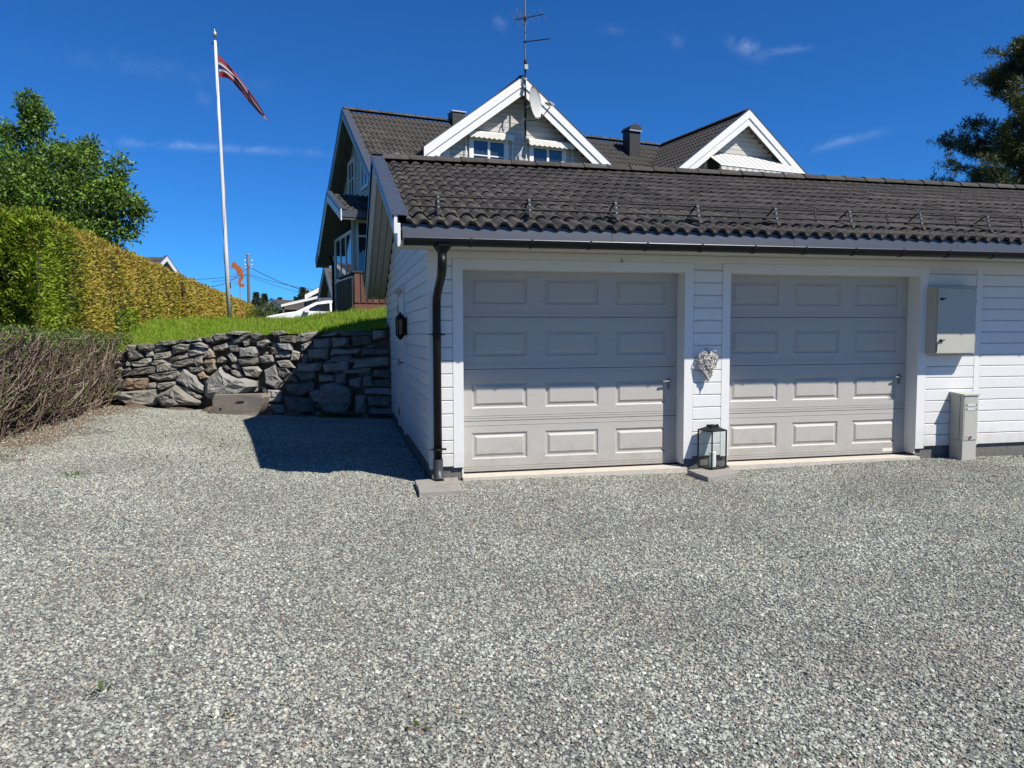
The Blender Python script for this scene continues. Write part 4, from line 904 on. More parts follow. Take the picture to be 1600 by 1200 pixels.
# wing with glazed front and its own small roof
mb = MB(); mb.prism([(WF+.02, WRZ-SWF*(WRV-WF)-.06), (WRV, WRZ-.05), (WB, WRZ-SWB*(WB-WRV)-.06), (WB, WRZ-SWB*(WB-WRV)-.17), (WRV, WRZ-.2), (WF+.02, WRZ-SWF*(WRV-WF)-.18)], 'yz', WU+.04, -3.4); wr = mb.build('wing_roof', DARKW, house)
for a, c_, za, zc in ((WF-.03, WRV, WRZ-SWF*(WRV-WF+.03), WRZ), (WRV, WB+.03, WRZ, WRZ-SWB*(WB-WRV+.03))):
    for (x0, x1, o0, o1, nm, mt) in ((WU-.01, WU+.13, .045, .058, 'verge_cover', FLASH), (WU-.02, WU-.0105, -.05, .058, 'verge_cover_edge', FLASH), (WU-.008, WU+.02, -.25, .044, 'verge_board', TRIM), (WU+.021, -3.4, -.215, -.195, 'verge_soffit', SOFFITD)):
        mb = MB(); mb.prism([(a, za+o0), (c_, zc+o0), (c_, zc+o1), (a, za+o1)], 'yz', x0, x1); mb.build(nm, mt, wr)
MB().box(WU+.02, -3.4, WF-.03, WF, WRZ-SWF*(WRV-WF)-.17, WRZ-SWF*(WRV-WF)+.0).build('wing_fascia', FLASH, house)
mb = MB(); mb.box(-4.22, -4.12, 1.80, 1.93, 2.3, 4.68); mb.build('wing_post', HOUSEG, house)
MB().box(-4.22, -4.12, 4.4, 4.52, 2.3, 4.35).build('wing_post', HOUSEG, house)
mb = MB(); mb.box(-4.11, -3.39, 1.88, 4.45, 1.6, 2.40); mb.build('wing_base', HOUSEG, house)
window(-4.09, -3.42, 1.86, 2.45, 4.56, house, (2, 1), cas=.04); MB().box(-4.09, -3.41, 1.79, 1.82, 4.15, 4.20).build('transom', TRIM, house)
window(2.0, 4.3, -4.18, 3.1, 4.3, house, (3, 1), cas=.05, axis='u')
# balcony deck with brown board railing
DK = 2.31; u0, v0 = -4.56, .08
mb = MB(); mb.box(u0, -2.2, v0, v0+.06, DK-.22, DK); mb.build('deck_beam', BROWNW, house)
mb = MB(); mb.box(u0+.01, -2.2, v0+.061, 2.1, DK-.06, DK-.005); mb.build('deck_floor', DARKW, house)
mb = MB(); mb.box(u0-.03, u0-.001, v0+.02, 2.1, DK-.22, DK-.005); mb.build('deck_side_beam', DARKW, house)  # darker than the front beam: the side's shade is painted in
bbm = MB().box(-.065, .065, -.012, .012, 0, .74).mesh('railing_board'); bbm.materials.append(BROWNW)
bbd = MB().box(-.012, .012, -.065, .065, 0, .74).mesh('railing_board'); bbd.materials.append(DARKW)  # side boards darker than the sunlit front ones, shade put into the wood colour
for k in range(12): link('railing_board', bbm, None, house, loc=(u0+.07+k*.155, v0-.014, DK+.0))
for k in range(14): link('railing_board', bbd, None, house, loc=(u0-.044, v0+.07+k*.146, DK-.12))
mb = MB(); mb.box(u0-.06, -2.2, v0-.05, v0+.06, DK+.742, DK+.78); mb.box(u0-.0605, u0+.05, v0+.061, 2.05, DK+.70, DK+.74); mb.build('handrail', DARKW, house)
for (uu, vv) in ((u0+.06, v0+.1), (u0+.06, 2.0), (-2.6, v0+.1)): MB().box(uu-.05, uu+.05, vv-.05, vv+.05, 1.4, DK-.2).build('deck_post', DARKW, house)
MB().tube([(-3.52, 9.0, 4.6), (-3.55, 9.0, 4.3), (-3.44, 9.0, 4.1), (-3.44, 9.0, 1.6)], .05, 10).build('downpipe', GUTTER, house)

# ------------------------------------------------------------------ mast with aerials, dish
def hp(u_, v_, z_): return tuple(HM @ Vector((u_, v_, z_)))
mast = thing('tv_mast', 'tall grey television mast with two yagi aerials fixed to the left front gable', 'mast', hp(.02, -.10, 6.7), R(10.7))
MB().tube([(0, 0, 0), (0, 0, 2.0)], .024, 10).build('lower_tube', BLACKM, mast)
MB().tube([(0, 0, 1.6), (0, 0, 5.1)], .021, 10).build('mast_tube', M('dull_mast_tube', (.13, .13, .135), .55), mast)
for z in (.5, 1.35, 1.55): MB().box(-.04, .04, -.03, .10, z-.025, z+.025).build('wall_bracket', STEEL, mast)
MB().box(-.05, .045, -.09, -.015, 1.78, 1.90).build('amplifier_box', M('beige_plastic', (.42, .39, .33), .5), mast)
MB().tube([(.03, 0, 2.1), (.045, -.03, 2.0), (.02, -.05, 1.9), (-.03, -.04, 1.7), (.0, -.03, 1.4), (.03, -.03, .9), (.0, -.02, .1)], .007, 6).build('cable', BLACKM, mast)
mb = MB(); mb.lathe([(.03, 1.93), (.04, 1.99), (.025, 2.05)], (0, 0, 0), 8); mb.build('collar', BLACKM, mast)
# upper aerial: long elements across the boom
ELEM = M('aluminium_rod', (.55, .56, .57), .35, metallic=.8)
bd = Vector((.74, -.66, .05)).normalized(); ed = Vector((.66, .75, .0)).normalized()
c0 = Vector((.02, -.02, 3.12))
ya = MB().tube([c0-bd*.32, c0+bd*.50], .012, 8).build('aerial_boom', BLACKM, mast)
for k, (t_, hl) in enumerate(((-.30, .46), (-.20, .40), (-.05, .36), (.12, .34), (.29, .33), (.46, .33))): MB().tube([c0+bd*t_-ed*hl, c0+bd*t_+ed*hl], .0085, 6).build('aerial_element', ELEM, ya)
q0 = c0-bd*.12; MB().tube([q0-ed*.44, q0-ed*.47+Vector((0, 0, .04)), q0-ed*.44+Vector((0, 0, .08)), q0+ed*.40+Vector((0, 0, .08)), q0+ed*.44+Vector((0, 0, .04)), q0+ed*.40, q0-ed*.44], .006, 6).build('folded_dipole', ELEM, ya)
MB().box(-.03, .03, -.06, .02, 3.06, 3.14).build('junction_box', BLACKM, mast)
c1 = Vector((0, -.02, 2.50)); bd2 = Vector((.80, -.58, .04)).normalized()
yb_ = MB().tube([c1-bd2*.06, c1+bd2*.66], .015, 8).build('aerial_boom', BLACKM, mast)
for k in range(9): q = c1+bd2*(.10+k*.065); MB().tube([q-ed*.075, q+ed*.075], .004, 6).build('aerial_element', ELEM, yb_)

dish = thing('satellite_dish', 'pale grey satellite dish on an arm beside the mast on the gable', 'satellite dish', hp(.02, -.10, 7.1), R(10.7))
DISHM = M('speckled_grey_dish_paint', (.44, .435, .415), .55, .12, 30., second=(.30, .29, .26), sfac=.56, sscale=30)
mb = MB(); V_ = []; F_ = []; nr_, ns = 6, 28
ax = Vector((.66, -.75, .06)).normalized(); tt = Vector((0, 0, 1)); tt = (tt-ax*tt.dot(ax)).normalized(); ss_ = ax.cross(tt); cc = Vector((.13, -.17, .50))
for side in (0, 1):
    for i in range(nr_+1):
        for k in range(ns):
            a = 6.283185*k/ns; r_ = i/nr_; q = cc+tt*(.42*r_*math.cos(a))+ss_*(.39*r_*math.sin(a))+ax*(.10*r_*r_-.02*side*(1-.6*r_))
            V_.append(q)
for side in (0, 1):
    o_ = side*(nr_+1)*ns
    for i in range(nr_):
        for k in range(ns):
            f_ = (o_+i*ns+k, o_+i*ns+(k+1) % ns, o_+(i+1)*ns+(k+1) % ns, o_+(i+1)*ns+k); F_.append(f_ if side else tuple(reversed(f_)))
for k in range(ns): F_.append((nr_*ns+k, nr_*ns+(k+1) % ns, (nr_+1)*ns+nr_*ns+(k+1) % ns, (nr_+1)*ns+nr_*ns+k))
mb.add(V_, F_); mb.build('reflector', DISHM, dish, smooth=True)
lo = cc-tt*.40; fc = cc+ax*.50-tt*.12
MB().tube([lo-ax*.02, lo+ax*.25-tt*.02, fc-tt*.06], .014, 8).build('feed_arm', STEEL, dish)
for k in (-1, 0, 1):
    d_ = (cc-fc).normalized(); q = fc+ss_*.085*k
    ln_ = MB().tube([q-d_*.07, q-d_*.02, q, q+d_*.09, q+d_*.10], [.035, .036, .028, .028, .040], 12).build('feed_horn', DISHM, dish)
MB().tube([Vector((0, 0, .42)), Vector((.1, -.06, .46)), cc-ax*.03], .022, 8).build('dish_mount', STEEL, dish)
MB().tube([fc, fc-tt*.12+ss_*.05, lo+ax*.2-tt*.07, lo-tt*.05, Vector((.03, -.05, .05))], .006, 6).build('cable', BLACKM, dish)
spk = thing('outdoor_bracket', 'small grey hook bracket on the grey gable boards left of the dish', 'bracket', hp(-.42, .32, 7.25), R(10.7))
MB().box(-.03, .03, -.02, .02, -.25, .02).build('plate', STEEL, spk); MB().tube([(0, -.02, 0), (0, -.28, .02), (0, -.30, -.12)], .018, 8).build('arm', STEEL, spk)

# ------------------------------------------------------------------ things on and by the garage
t = thing('wall_lamp', 'black lantern wall lamp with amber glass beside the white side door', 'wall lamp', (0, 2.62, 1.45))
MB().box(-.02, -.0, -.05, .05, .06, .30).build('back_plate', BLACKM, t)
n6 = 6
mb = MB(); mb.lathe([(.016, .0), (.04, .03), (.058, .055), (.060, .07)], (-.085, 0, 0), n6); mb.build('base', BLACKM, t)
mb = MB(); mb.lathe([(.066, .27), (.058, .30), (.035, .335), (.014, .35), (.010, .375)], (-.085, 0, 0), n6); mb.build('hood', BLACKM, t)
for k in range(n6):
    a = 2*math.pi*k/n6; MB().bar((-.085+.055*math.cos(a), .055*math.sin(a), .068), (-.085+.062*math.cos(a), .062*math.sin(a), .272), .012, .012).build('frame_bar', BLACKM, t)
AMBER, n, l, b = new_mat('amber_lamp_glass'); b.inputs['Base Color'].default_value = (.20, .10, .03, 1); b.inputs['Roughness'].default_value = .2
MB().lathe([(.050, .07), (.057, .27)], (-.085, 0, 0), n6).build('glass', AMBER, t)
MB().tube([(-.02, 0, .18), (-.04, 0, .31), (-.07, 0, .345)], .010, 8).build('bracket', BLACKM, t)

t = thing('electric_cabinet', 'pale grey-green metal meter cabinet mounted on the white wall by the second door', 'cabinet', (5.888, 0, 1.267))
CW, CH = .545, .775
MB().box(0, CW, -.15, .0, 0, CH).build('box', GREYBOX, t)
cd = MB().box(.012, CW-.008, -.166, -.151, .012, CH-.010).build('door', GREYBOX, t)
for z in (.64, .16):
    mb = MB(); mb.lathe([(.016, -.178), (.016, -.166)], (.055, 0, z), 10, 'y'); mb.bar((.055, -.18, z), (.10, -.18, z+.005), .018, .012); mb.build('latch', BLACKM, cd)
MB().tube([(.03, -.17, .15), (.0, -.18, .10), (.0, -.175, .03)], .005, 6).build('cable', GUTTER, t)
for z in (.62, .17): MB().box(CW, CW+.012, -.16, -.135, z-.02, z+.02).build('hinge', STEEL, t)
MB().box(-.008, CW+.008, -.172, .0, CH, CH+.010).build('rain_cap', GREYBOX, t)

t = thing('cable_pillar', 'free standing pale green-grey cable pillar box on the gravel before the wall', 'pillar box', (6.26, -.21, 0))
W_, D_ = .20, .205
MB().box(.004, W_-.004, .004, D_-.004, -.06, .24).build('base', GREYBOX, t)
MB().box(0, W_, .0, D_, .243, .775).build('body', GREYBOX, t)
lid = MB(); lid.add([(-.012, -.014, .776), (W_+.012, -.014, .776), (W_+.012, D_+.01, .776), (-.012, D_+.01, .776), (-.012, -.014, .792), (W_+.012, -.014, .792), (W_+.012, D_+.01, .812), (-.012, D_+.01, .812)],
                    [(0, 3, 2, 1), (4, 5, 6, 7), (0, 1, 5, 4), (1, 2, 6, 5), (2, 3, 7, 6), (3, 0, 4, 7)]); lid.build('lid', GREYBOX, t)
MB().box(-.002, -.0003, .05, .055, .25, .77).build('seam', DARK, t)
MB().box(.012, W_-.012, -.004, -.0005, .255, .765).build('front_panel', GREYBOX, t)
LBL = M('pale_label_plate', (.55, .55, .50), .5, .03)
for z in (.665, .615): MB().box(.05, .155, -.008, -.0045, z-.014, z+.014).build('label_plate', LBL, t)
for z in (.665, .615):
    for x in (.032, .172): MB().lathe([(.006, -.009), (.006, -.004)], (x, 0, z), 8, 'y').build('screw', BLACKM, t)
MB().lathe([(.016, -.016), (.016, -.004)], (.10, 0, .285), 12, 'y').build('lock', STEEL, t); MB().lathe([(.009, -.018), (.009, -.0161)], (.10, 0, .285), 10, 'y').build('keyhole', DARK, t)
ORANGE = M('orange_print', (.65, .22, .05), .5, .03)
for k in range(3): MB().box(.032+k*.015, .043+k*.015, -.0055, -.0042, .278, .294).build('orange_mark', ORANGE, t)

# concrete slabs
rs3 = random.Random(8)
def slab(name, label, pts, h, grp):
    cx = sum(p_[0] for p_ in pts)/4; cy = sum(p_[1] for p_ in pts)/4; z0 = -.03; V_ = []
    pp = []
    for i in range(4):
        a, c_ = pts[i], pts[(i+1) % 4]
        for j in range(5): pp.append((a[0]+(c_[0]-a[0])*j/5-cx+rs3.uniform(-.004, .004), a[1]+(c_[1]-a[1])*j/5-cy+rs3.uniform(-.004, .004)))
    n_ = len(pp)
    for sc, z in ((1, z0), (1, h-.006), (.985, h)): V_ += [(a*sc, c_*sc, z) for a, c_ in pp]
    V_.append((0, 0, h))
    F_ = [(k*n_+i, k*n_+(i+1) % n_, (k+1)*n_+(i+1) % n_, (k+1)*n_+i) for k in (0, 1) for i in range(n_)]+[(2*n_+i, 2*n_+(i+1) % n_, 3*n_) for i in range(n_)]
    mb = MB(); mb.add(V_, F_); o = mb.build(name, SLABM, None); o.location = (cx, cy, 0); tag(o, label, 'paving slab', grp); return o
SLABM = M('exposed_aggregate_slab', (.36, .335, .295), .95, .35, 60., .9, 160., second=(.26, .23, .19), sfac=.55, sscale=7)
slab('paving_slab', 'square concrete paving slab under the mouth of the downpipe', [(-.17, -.09), (-.19, -.68), (.22, -.66), (.27, -.02)][::-1][::-1], .055, 'concrete slabs on the gravel')
slab('paving_slab', 'concrete paving slab under the glass lantern between the doors', [(2.76, -.18), (2.775, -.62), (3.26, -.40), (3.24, .0)], .045, 'concrete slabs on the gravel')

# lantern with candle
t = thing('lantern', 'tall black framed glass lantern with a candle standing between the garage doors', 'lantern', (3.075, -.125, .047), R(17))
H_, w2 = .41, .105
mb = MB(); mb.box(-w2, w2, -w2, w2, 0, .014); mb.build('base', BLACKM, t)
for a, c_ in ((-1, -1), (1, -1), (1, 1), (-1, 1)): MB().box(a*w2-.006, a*w2+.006, c_*w2-.006, c_*w2+.006, .0141, H_).build('post', BLACKM, t)
mb = MB()
for a, c_, d_, e_ in ((-w2-.006, w2+.006, -w2-.006, -w2+.006), (-w2-.006, w2+.006, w2-.006, w2+.006), (-w2-.006, -w2+.006, -w2+.006, w2-.006), (w2-.006, w2+.006, -w2+.006, w2-.006)): mb.box(a, c_, d_, e_, H_, H_+.014)
mb.build('top_frame', BLACKM, t)
mb = MB(); mb.add([(-w2, -w2, H_+.0141), (w2, -w2, H_+.0141), (w2, w2, H_+.0141), (-w2, w2, H_+.0141), (-.045, -.045, H_+.045), (.045, -.045, H_+.045), (.045, .045, H_+.045), (-.045, .045, H_+.045), (-.045, -.045, H_+.065), (.045, -.045, H_+.065), (.045, .045, H_+.065), (-.045, .045, H_+.065)],
              [(k*4+i, k*4+(i+1) % 4, (k+1)*4+(i+1) % 4, (k+1)*4+i) for k in (0, 1) for i in range(4)]+[(8, 9, 10, 11)]); mb.build('roof', BLACKM, t)
MB().tube([(-.075, -.03, H_+.03), (-.05, -.05, H_+.05), (.02, -.06, H_+.075), (.07, -.03, H_+.04)], .005, 6).build('handle', BLACKM, t)
LG, n, l, b = new_mat('clear_lantern_glass'); b.inputs['Base Color'].default_value = (.93, .96, .95, 1); b.inputs['Roughness'].default_value = .02; b.inputs['Transmission Weight'].default_value = 1.0; b.inputs['IOR'].default_value = 1.05
tb = n.new('ShaderNodeBsdfTransparent'); tb.inputs[0].default_value = (.965, .985, .98, 1); gl = n.new('ShaderNodeBsdfGlossy'); gl.inputs['Roughness'].default_value = .02
mxs = n.new('ShaderNodeMixShader'); mxs.inputs[0].default_value = .04; l.new(tb.outputs[0], mxs.inputs[1]); l.new(gl.outputs[0], mxs.inputs[2]); l.new(mxs.outputs[0], n['Material Output'].inputs['Surface'])
for k in range(4):
    mb = MB(); mb.box(-w2+.007, w2-.007, -w2-.001, -w2+.001, .015, H_-.001); o = mb.build('pane', LG, t); o.rotation_euler = (0, 0, k*math.pi/2)
WAX = M('white_wax', (.74, .72, .66), .5, .03)
c_ = MB().lathe([(.036, .0145), (.036, .17), (.030, .175)], (.01, 0, 0), 16).build('candle', WAX, t, smooth=False); MB().tube([(.01, 0, .175), (.012, 0, .19)], .002, 5).build('wick', DARK, c_)

# wicker heart on the wall
t = thing('wicker_heart', 'pale woven twig heart hanging on the white boards between the doors', 'heart', (3.05, 0, 1.16))
TWIGW = M('bleached_twig', (.56, .53, .48), .85, .3, 30., .5, 80.)
def heart(a, sc=1.0):
    x = 16*math.sin(a)**3; z = 13*math.cos(a)-5*math.cos(2*a)-2*math.cos(3*a)-math.cos(4*a)
    return x/17*.128*sc, (z+2)/17*.205*sc
mb = MB(); rh = random.Random(2)
for k in range(46):
    a0 = rh.uniform(0, 6.283); ln_ = rh.uniform(.8, 2.2); path = []; sc0, sc1 = rh.uniform(.62, 1.0), rh.uniform(.62, 1.0); ph = rh.uniform(0, 6)
    for i in range(8):
        f_ = i/7; x, z = heart(a0+ln_*f_, sc0+(sc1-sc0)*f_+.06*math.sin(ph+f_*5)); path.append((x, -.045-.03*math.sin(ph+f_*6), z))
    mb.tube(path, rh.uniform(.004, .0065), 5)
for k in range(44):
    x0, z0 = heart(rh.uniform(0, 6.283), rh.uniform(.2, .95)); x1, z1 = heart(rh.uniform(0, 6.283), rh.uniform(.2, .95)); m_ = (rh.uniform(-.02, .02), rh.uniform(-.02, .02))
    mb.tube([(x0, -.04, z0), ((x0+x1)/2+m_[0], -.07-rh.uniform(0, .03), (z0+z1)/2+m_[1]), (x1, -.04, z1)], rh.uniform(.0035, .006), 5)
mb.build('woven_twigs', TWIGW, t)
MB().tube([(-.03, -.04, .14), (0, -.012, .20), (.03, -.04, .14)], .003, 5).build('cord', BARK, t)

# ------------------------------------------------------------------ flagpole with pennant
fx, fy = -3.93, 15.21; fz = float(lawn_z(fx, fy))-.03
t = thing('flagpole', 'tall white flagpole standing on the lawn in front of the clipped hedge', 'flagpole', (fx, fy, fz)); t.rotation_euler = (0, R(-1.25), 0)
POLEM = M('white_fibreglass_pole', (.62, .61, .60), .4, .12, 4., stretch=(6, 6, .6))
MB().tube([(0, 0, 0), (0, 0, 2), (0, 0, 5), (0, 0, 7.85)], [.062, .058, .047, .036], 16).build('pole', POLEM, t, smooth=True)
mb = MB(); mb.lathe([(.012, 7.85), (.012, 7.93), (.05, 7.96), (.068, 8.02), (.05, 8.08), (.018, 8.11), (.008, 8.16), (.002, 8.18)], (0, 0, 0), 14); mb.build('finial', STEEL, t, smooth=True)
MB().box(-.075, -.03, -.02, .02, 7.74, 7.82).build('pulley', BLACKM, t)
rope = []
for i in range(60):
    z = 1.1+6.6*i/59; a = z*1.7; r_ = .062-.0034*z+.006; rope.append((r_*math.cos(a), r_*math.sin(a), z))
MB().tube(rope, .005, 5).build('halyard', M('grey_rope', (.22, .22, .22), .8), t)
mb = MB(); mb.box(.058, .085, -.012, .012, 1.0, 1.18); mb.build('cleat', BLACKM, t)
pen = thing('pennant', 'long red, white and blue pennant drooping from the top of the flagpole', 'pennant', (fx, fy, fz)); pen.rotation_euler = (0, R(-1.25), 0)
PEN, n, l, b = new_mat('pennant_cloth')
uvn = n.new('ShaderNodeUVMap'); uvn.uv_map = 'cloth'; sp_ = n.new('ShaderNodeSeparateXYZ'); l.new(uvn.outputs[0], sp_.inputs[0])
cr = n.new('ShaderNodeValToRGB'); cr.color_ramp.interpolation = 'CONSTANT'; e = cr.color_ramp.elements
RED, WH, BL = (.30, .035, .045, 1), (.50, .50, .50, 1), (.012, .016, .06, 1)
e[0].position, e[0].color = 0, RED; e[1].position, e[1].color = .30, WH
for p_, c_ in ((.40, BL), (.60, WH), (.70, RED)):
    x_ = e.new(p_); x_.color = c_
l.new(sp_.outputs[1], cr.inputs['Fac']); l.new(cr.outputs['Color'], b.inputs['Base Color']); b.inputs['Roughness'].default_value = .8
tr_ = n.new('ShaderNodeBsdfTranslucent'); l.new(cr.outputs['Color'], tr_.inputs[0]); ms = n.new('ShaderNodeMixShader'); ms.inputs[0].default_value = .35; l.new(b.outputs[0], ms.inputs[1]); l.new(tr_.outputs[0], ms.inputs[2]); l.new(ms.outputs[0], n['Material Output'].inputs['Surface'])
NU, NV = 44, 12; V_ = []; UV = []
for i in range(NU+1):
    f_ = i/NU
    # spine droops away from the pole
    sx0 = .055+1.30*f_; sz0 = 7.50-.02-.55*f_-1.26*f_**1.35
    wd_ = .60*(1-f_)**.85*(1-.42*math.sin(math.pi*min(1, f_*1.25)))+.05*(1-f_)+.06*math.sin(9*f_)*(1-f_)*f_
    for j in range(NV+1):
        g_ = j/NV
        x = sx0-.10*g_*f_*3*(1-f_); z = sz0-wd_*g_
        y = (.16*math.sin(7*f_+4.0*g_)+.09*math.sin(15*f_-6*g_))*min(1, f_*3)*(1-.4*f_)
        V_.append((x, y, z)); UV.append((f_, g_))
F_ = [(i*(NV+1)+j, (i+1)*(NV+1)+j, (i+1)*(NV+1)+j+1, i*(NV+1)+j+1) for i in range(NU) for j in range(NV)]
me = bpy.data.meshes.new('cloth'); me.from_pydata(V_, [], F_); uvl = me.uv_layers.new(name='cloth')
for lp in me.loops: uvl.data[lp.index].uv = UV[lp.vertex_index]
me.update(); link('cloth', me, PEN, pen, smooth=True)

# rusty squirrel on a stake
qx, qy = -3.44, 13.66; qz = float(lawn_z(qx, qy))-.02
t = thing('garden_squirrel', 'rusty metal squirrel silhouette on a thin stake beside the flagpole', 'garden ornament', (qx, qy, qz), R(6))
RUST = M('rusty_steel', (.33, .095, .03), .85, .3, 12., .3, 60., second=(.22, .06, .025), sfac=.55, sscale=9)
sqp = [(168, 275), (180, 272), (190, 288), (196, 275), (200, 292), (204, 305), (225, 318), (250, 335), (263, 360), (262, 395), (270, 420), (272, 450), (255, 478), (240, 500), (245, 516), (265, 512), (277, 525), (275, 545), (258, 556), (235, 553), (215, 535), (208, 505), (212, 475), (230, 440), (238, 420), (225, 412), (200, 412), (178, 412), (176, 404), (198, 398), (196, 378), (186, 360), (170, 352), (158, 342), (150, 348), (138, 345), (132, 333), (140, 326), (150, 322), (146, 305), (155, 288)]
k_ = .68/285
poly = [((x-228)*k_, (556-y)*k_+.0) for x, y in sqp]
zb = 3.108-.40-qz+.08
MB().prism([(a, c_+zb) for a, c_ in poly], 'xz', -.006, .006).build('silhouette', RUST, t)
MB().tube([(0, .01, 0), (0, .01, zb+.35)], .007, 6).build('stake', RUST, t)
mb = MB(); cur = [(-.02, 0, zb+.34)]+[(-.10-.05*math.cos(a)*1.0, 0, zb+.18-.10*math.sin(a)) for a in np.linspace(-1.4, 2.6, 12)]; mb.tube(cur, .006, 6); mb.build('scroll', RUST, t)

# ------------------------------------------------------------------ foliage builders
def diamonds(pos, dirv, nrm, ln, wd):
    """one folded diamond leaf per row"""
    d = dirv/np.linalg.norm(dirv, axis=1, keepdims=True); s = np.cross(d, nrm); s /= np.maximum(1e-6, np.linalg.norm(s, axis=1, keepdims=True))
    L = ln[:, None]; Wd = wd[:, None]; nn = np.cross(s, d)
    V = np.stack([pos, pos+d*L*.45+s*Wd*.5+nn*Wd*.12, pos+d*L, pos+d*L*.45-s*Wd*.5+nn*Wd*.12], 1).reshape(-1, 3)
    i = np.arange(len(pos))*4
    return V, np.stack([i, i+1, i+2, i+3], -1)
def rdir(n_): v = rng.normal(size=(n_, 3)); return v/np.linalg.norm(v, axis=1, keepdims=True)
def tubes(P, Rr, ns=3):
    """P (N,K,3) paths, Rr (N,K) radii"""
    N_, K_, _ = P.shape
    d = np.gradient(P, axis=1); d /= np.maximum(1e-9, np.linalg.norm(d, axis=2, keepdims=True))
    ref = np.where(np.abs(d[..., 2:3]) < .9, np.array([0, 0, 1.]), np.array([1., 0, 0])); x = np.cross(d, ref); x /= np.maximum(1e-9, np.linalg.norm(x, axis=2, keepdims=True)); y = np.cross(d, x)
    V = np.stack([P+(x*math.cos(2*math.pi*k/ns)+y*math.sin(2*math.pi*k/ns))*Rr[..., None] for k in range(ns)], 2).reshape(-1, 3)
    nI, kI, sI = np.meshgrid(np.arange(N_), np.arange(K_-1), np.arange(ns), indexing='ij'); b0 = nI*K_*ns
    a = b0+kI*ns+sI; b1 = b0+kI*ns+(sI+1) % ns
    return V, np.stack([a, b1, b1+ns, a+ns], -1).reshape(-1, 4)

# ---- clipped thuja hedge
h0 = np.array([-5.41, 5.56]); h1 = np.array([-6.49, 46.9]); HL = float(np.linalg.norm(h1-h0)); hd = (h1-h0)/HL; hn = np.array([hd[1], -hd[0]])   # hn points to the lawn (+x)
if hn[0] < 0: hn = -hn
ZT = 3.40; HWID = 1.15
hedge = thing('clipped_hedge', 'long clipped conifer hedge, green at its near end and browned along its face', 'hedge', (h0[0], h0[1], 1.0))
def hpt(s, w, z): return np.stack([h0[0]+hd[0]*s+hn[0]*w, h0[1]+hd[1]*s+hn[1]*w, z], -1)
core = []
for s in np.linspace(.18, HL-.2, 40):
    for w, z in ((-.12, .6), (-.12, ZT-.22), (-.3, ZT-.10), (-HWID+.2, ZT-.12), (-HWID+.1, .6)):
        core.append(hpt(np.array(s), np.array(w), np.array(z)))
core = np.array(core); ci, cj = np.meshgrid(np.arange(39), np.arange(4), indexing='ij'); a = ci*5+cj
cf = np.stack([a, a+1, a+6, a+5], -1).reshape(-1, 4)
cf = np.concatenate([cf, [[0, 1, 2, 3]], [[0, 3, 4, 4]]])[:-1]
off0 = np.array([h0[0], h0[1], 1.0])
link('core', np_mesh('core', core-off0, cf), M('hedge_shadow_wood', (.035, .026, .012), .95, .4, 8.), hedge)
THU = leaf_mat('thuja_sprays', [(0, (.25, .15, .045)), (.25, (.42, .30, .06)), (.5, (.36, .31, .045)), (.7, (.17, .20, .02)), (.88, (.11, .18, .014)), (1, (.25, .34, .025))], trans=.25, nscale=2.2, nvar=.35)
def lump(s, z): return .05*np.sin(s*2.1+z*1.3)+.035*np.sin(s*5.3-z*3.7)+.02*np.sin(s*11.+z*7)
def spray_set(s, w, z, out, green, size):
    n_ = len(s); pos = hpt(s, w, z)
    d = out+rng.normal(size=(n_, 3))*.55+np.array([0, 0, .35]); nr = rdir(n_)
    return pos, d, nr, size*rng.uniform(.6, 1.3, n_), size*rng.uniform(.28, .5, n_), green
sets = []
n_ = 62000
s = HL*rng.uniform(0, 1, n_)**2.3; z = rng.uniform(.95, ZT, n_)
cut = ((np.abs(s-9.6-.12*(z-2)) < .10) | (np.abs(s-11.4+.1*(z-2)) < .09)) & (z < ZT-.15)
edge = np.maximum(0, (z-(ZT-.16))/.16); w = lump(s, z)-.10*edge**2-rng.uniform(0, .10, n_)-.30*np.maximum(0, 1-s/.55)**2
gl = np.clip(1.0-.56*sm(.5, 2.8, s), 0, 1)+rng.normal(size=n_)*.12+.16*np.sin(s*.9)*np.sin(z*2.6+s)*sm(3, 6, s)
gl = np.where((z > ZT-.12) & (s > .8), gl-.25, gl); gl = np.where((s > 4.6) & (s < 6.6) & (z < 2.1), gl+.35, gl)
keep = ~cut
sets.append(spray_set(s[keep], w[keep], z[keep], np.array([hn[0], hn[1], 0])[None], gl[keep], (.062*(1+.05*s))[keep]))
n_ = 17000
s = HL*rng.uniform(0, 1, n_)**2.0; w = -rng.uniform(0, HWID, n_); z = ZT+lump(s, w)*.8-.08*np.maximum(0, 1-s/.7)-rng.uniform(0, .06, n_)
sets.append(spray_set(s, w, z, np.array([0, 0, .9])[None], np.clip(.42+rng.normal(size=n_)*.16+.5*(1-sm(.3, 1.6, s)), 0, 1), .065*(1+.05*s)))
n_ = 17000                                                         # bushy near end
aa = rng.uniform(0, 1, n_); w = .02-aa*(HWID+1.2); z = rng.uniform(.95, ZT+.04, n_); gapm = np.sin(w*7+z*3)*np.sin(z*8-w*4); rr_ = (z-(ZT-.5))/.5
s = lump(w*2.0, z*1.5)*1.7+.28*np.maximum(0, rr_)**2-.10+rng.uniform(0, .22, n_)-.25*np.sin(np.clip((z-1.0)/2.2, 0, 1)*math.pi)*.6
sets.append(spray_set(s, w, z, np.array([-hd[0], -hd[1], .1])[None], np.clip(.86+rng.normal(size=n_)*.14+.12*gapm, 0, 1), .10+.03*gapm))
n_ = 5000                                                          # loose shoots breaking the outline
aa = rng.uniform(0, 1, n_); s = .15+HL*.25*aa**2; w = -rng.uniform(-.08, HWID+.4, n_); z = ZT-.03+rng.uniform(0, .14, n_)*(1-.6*aa); 
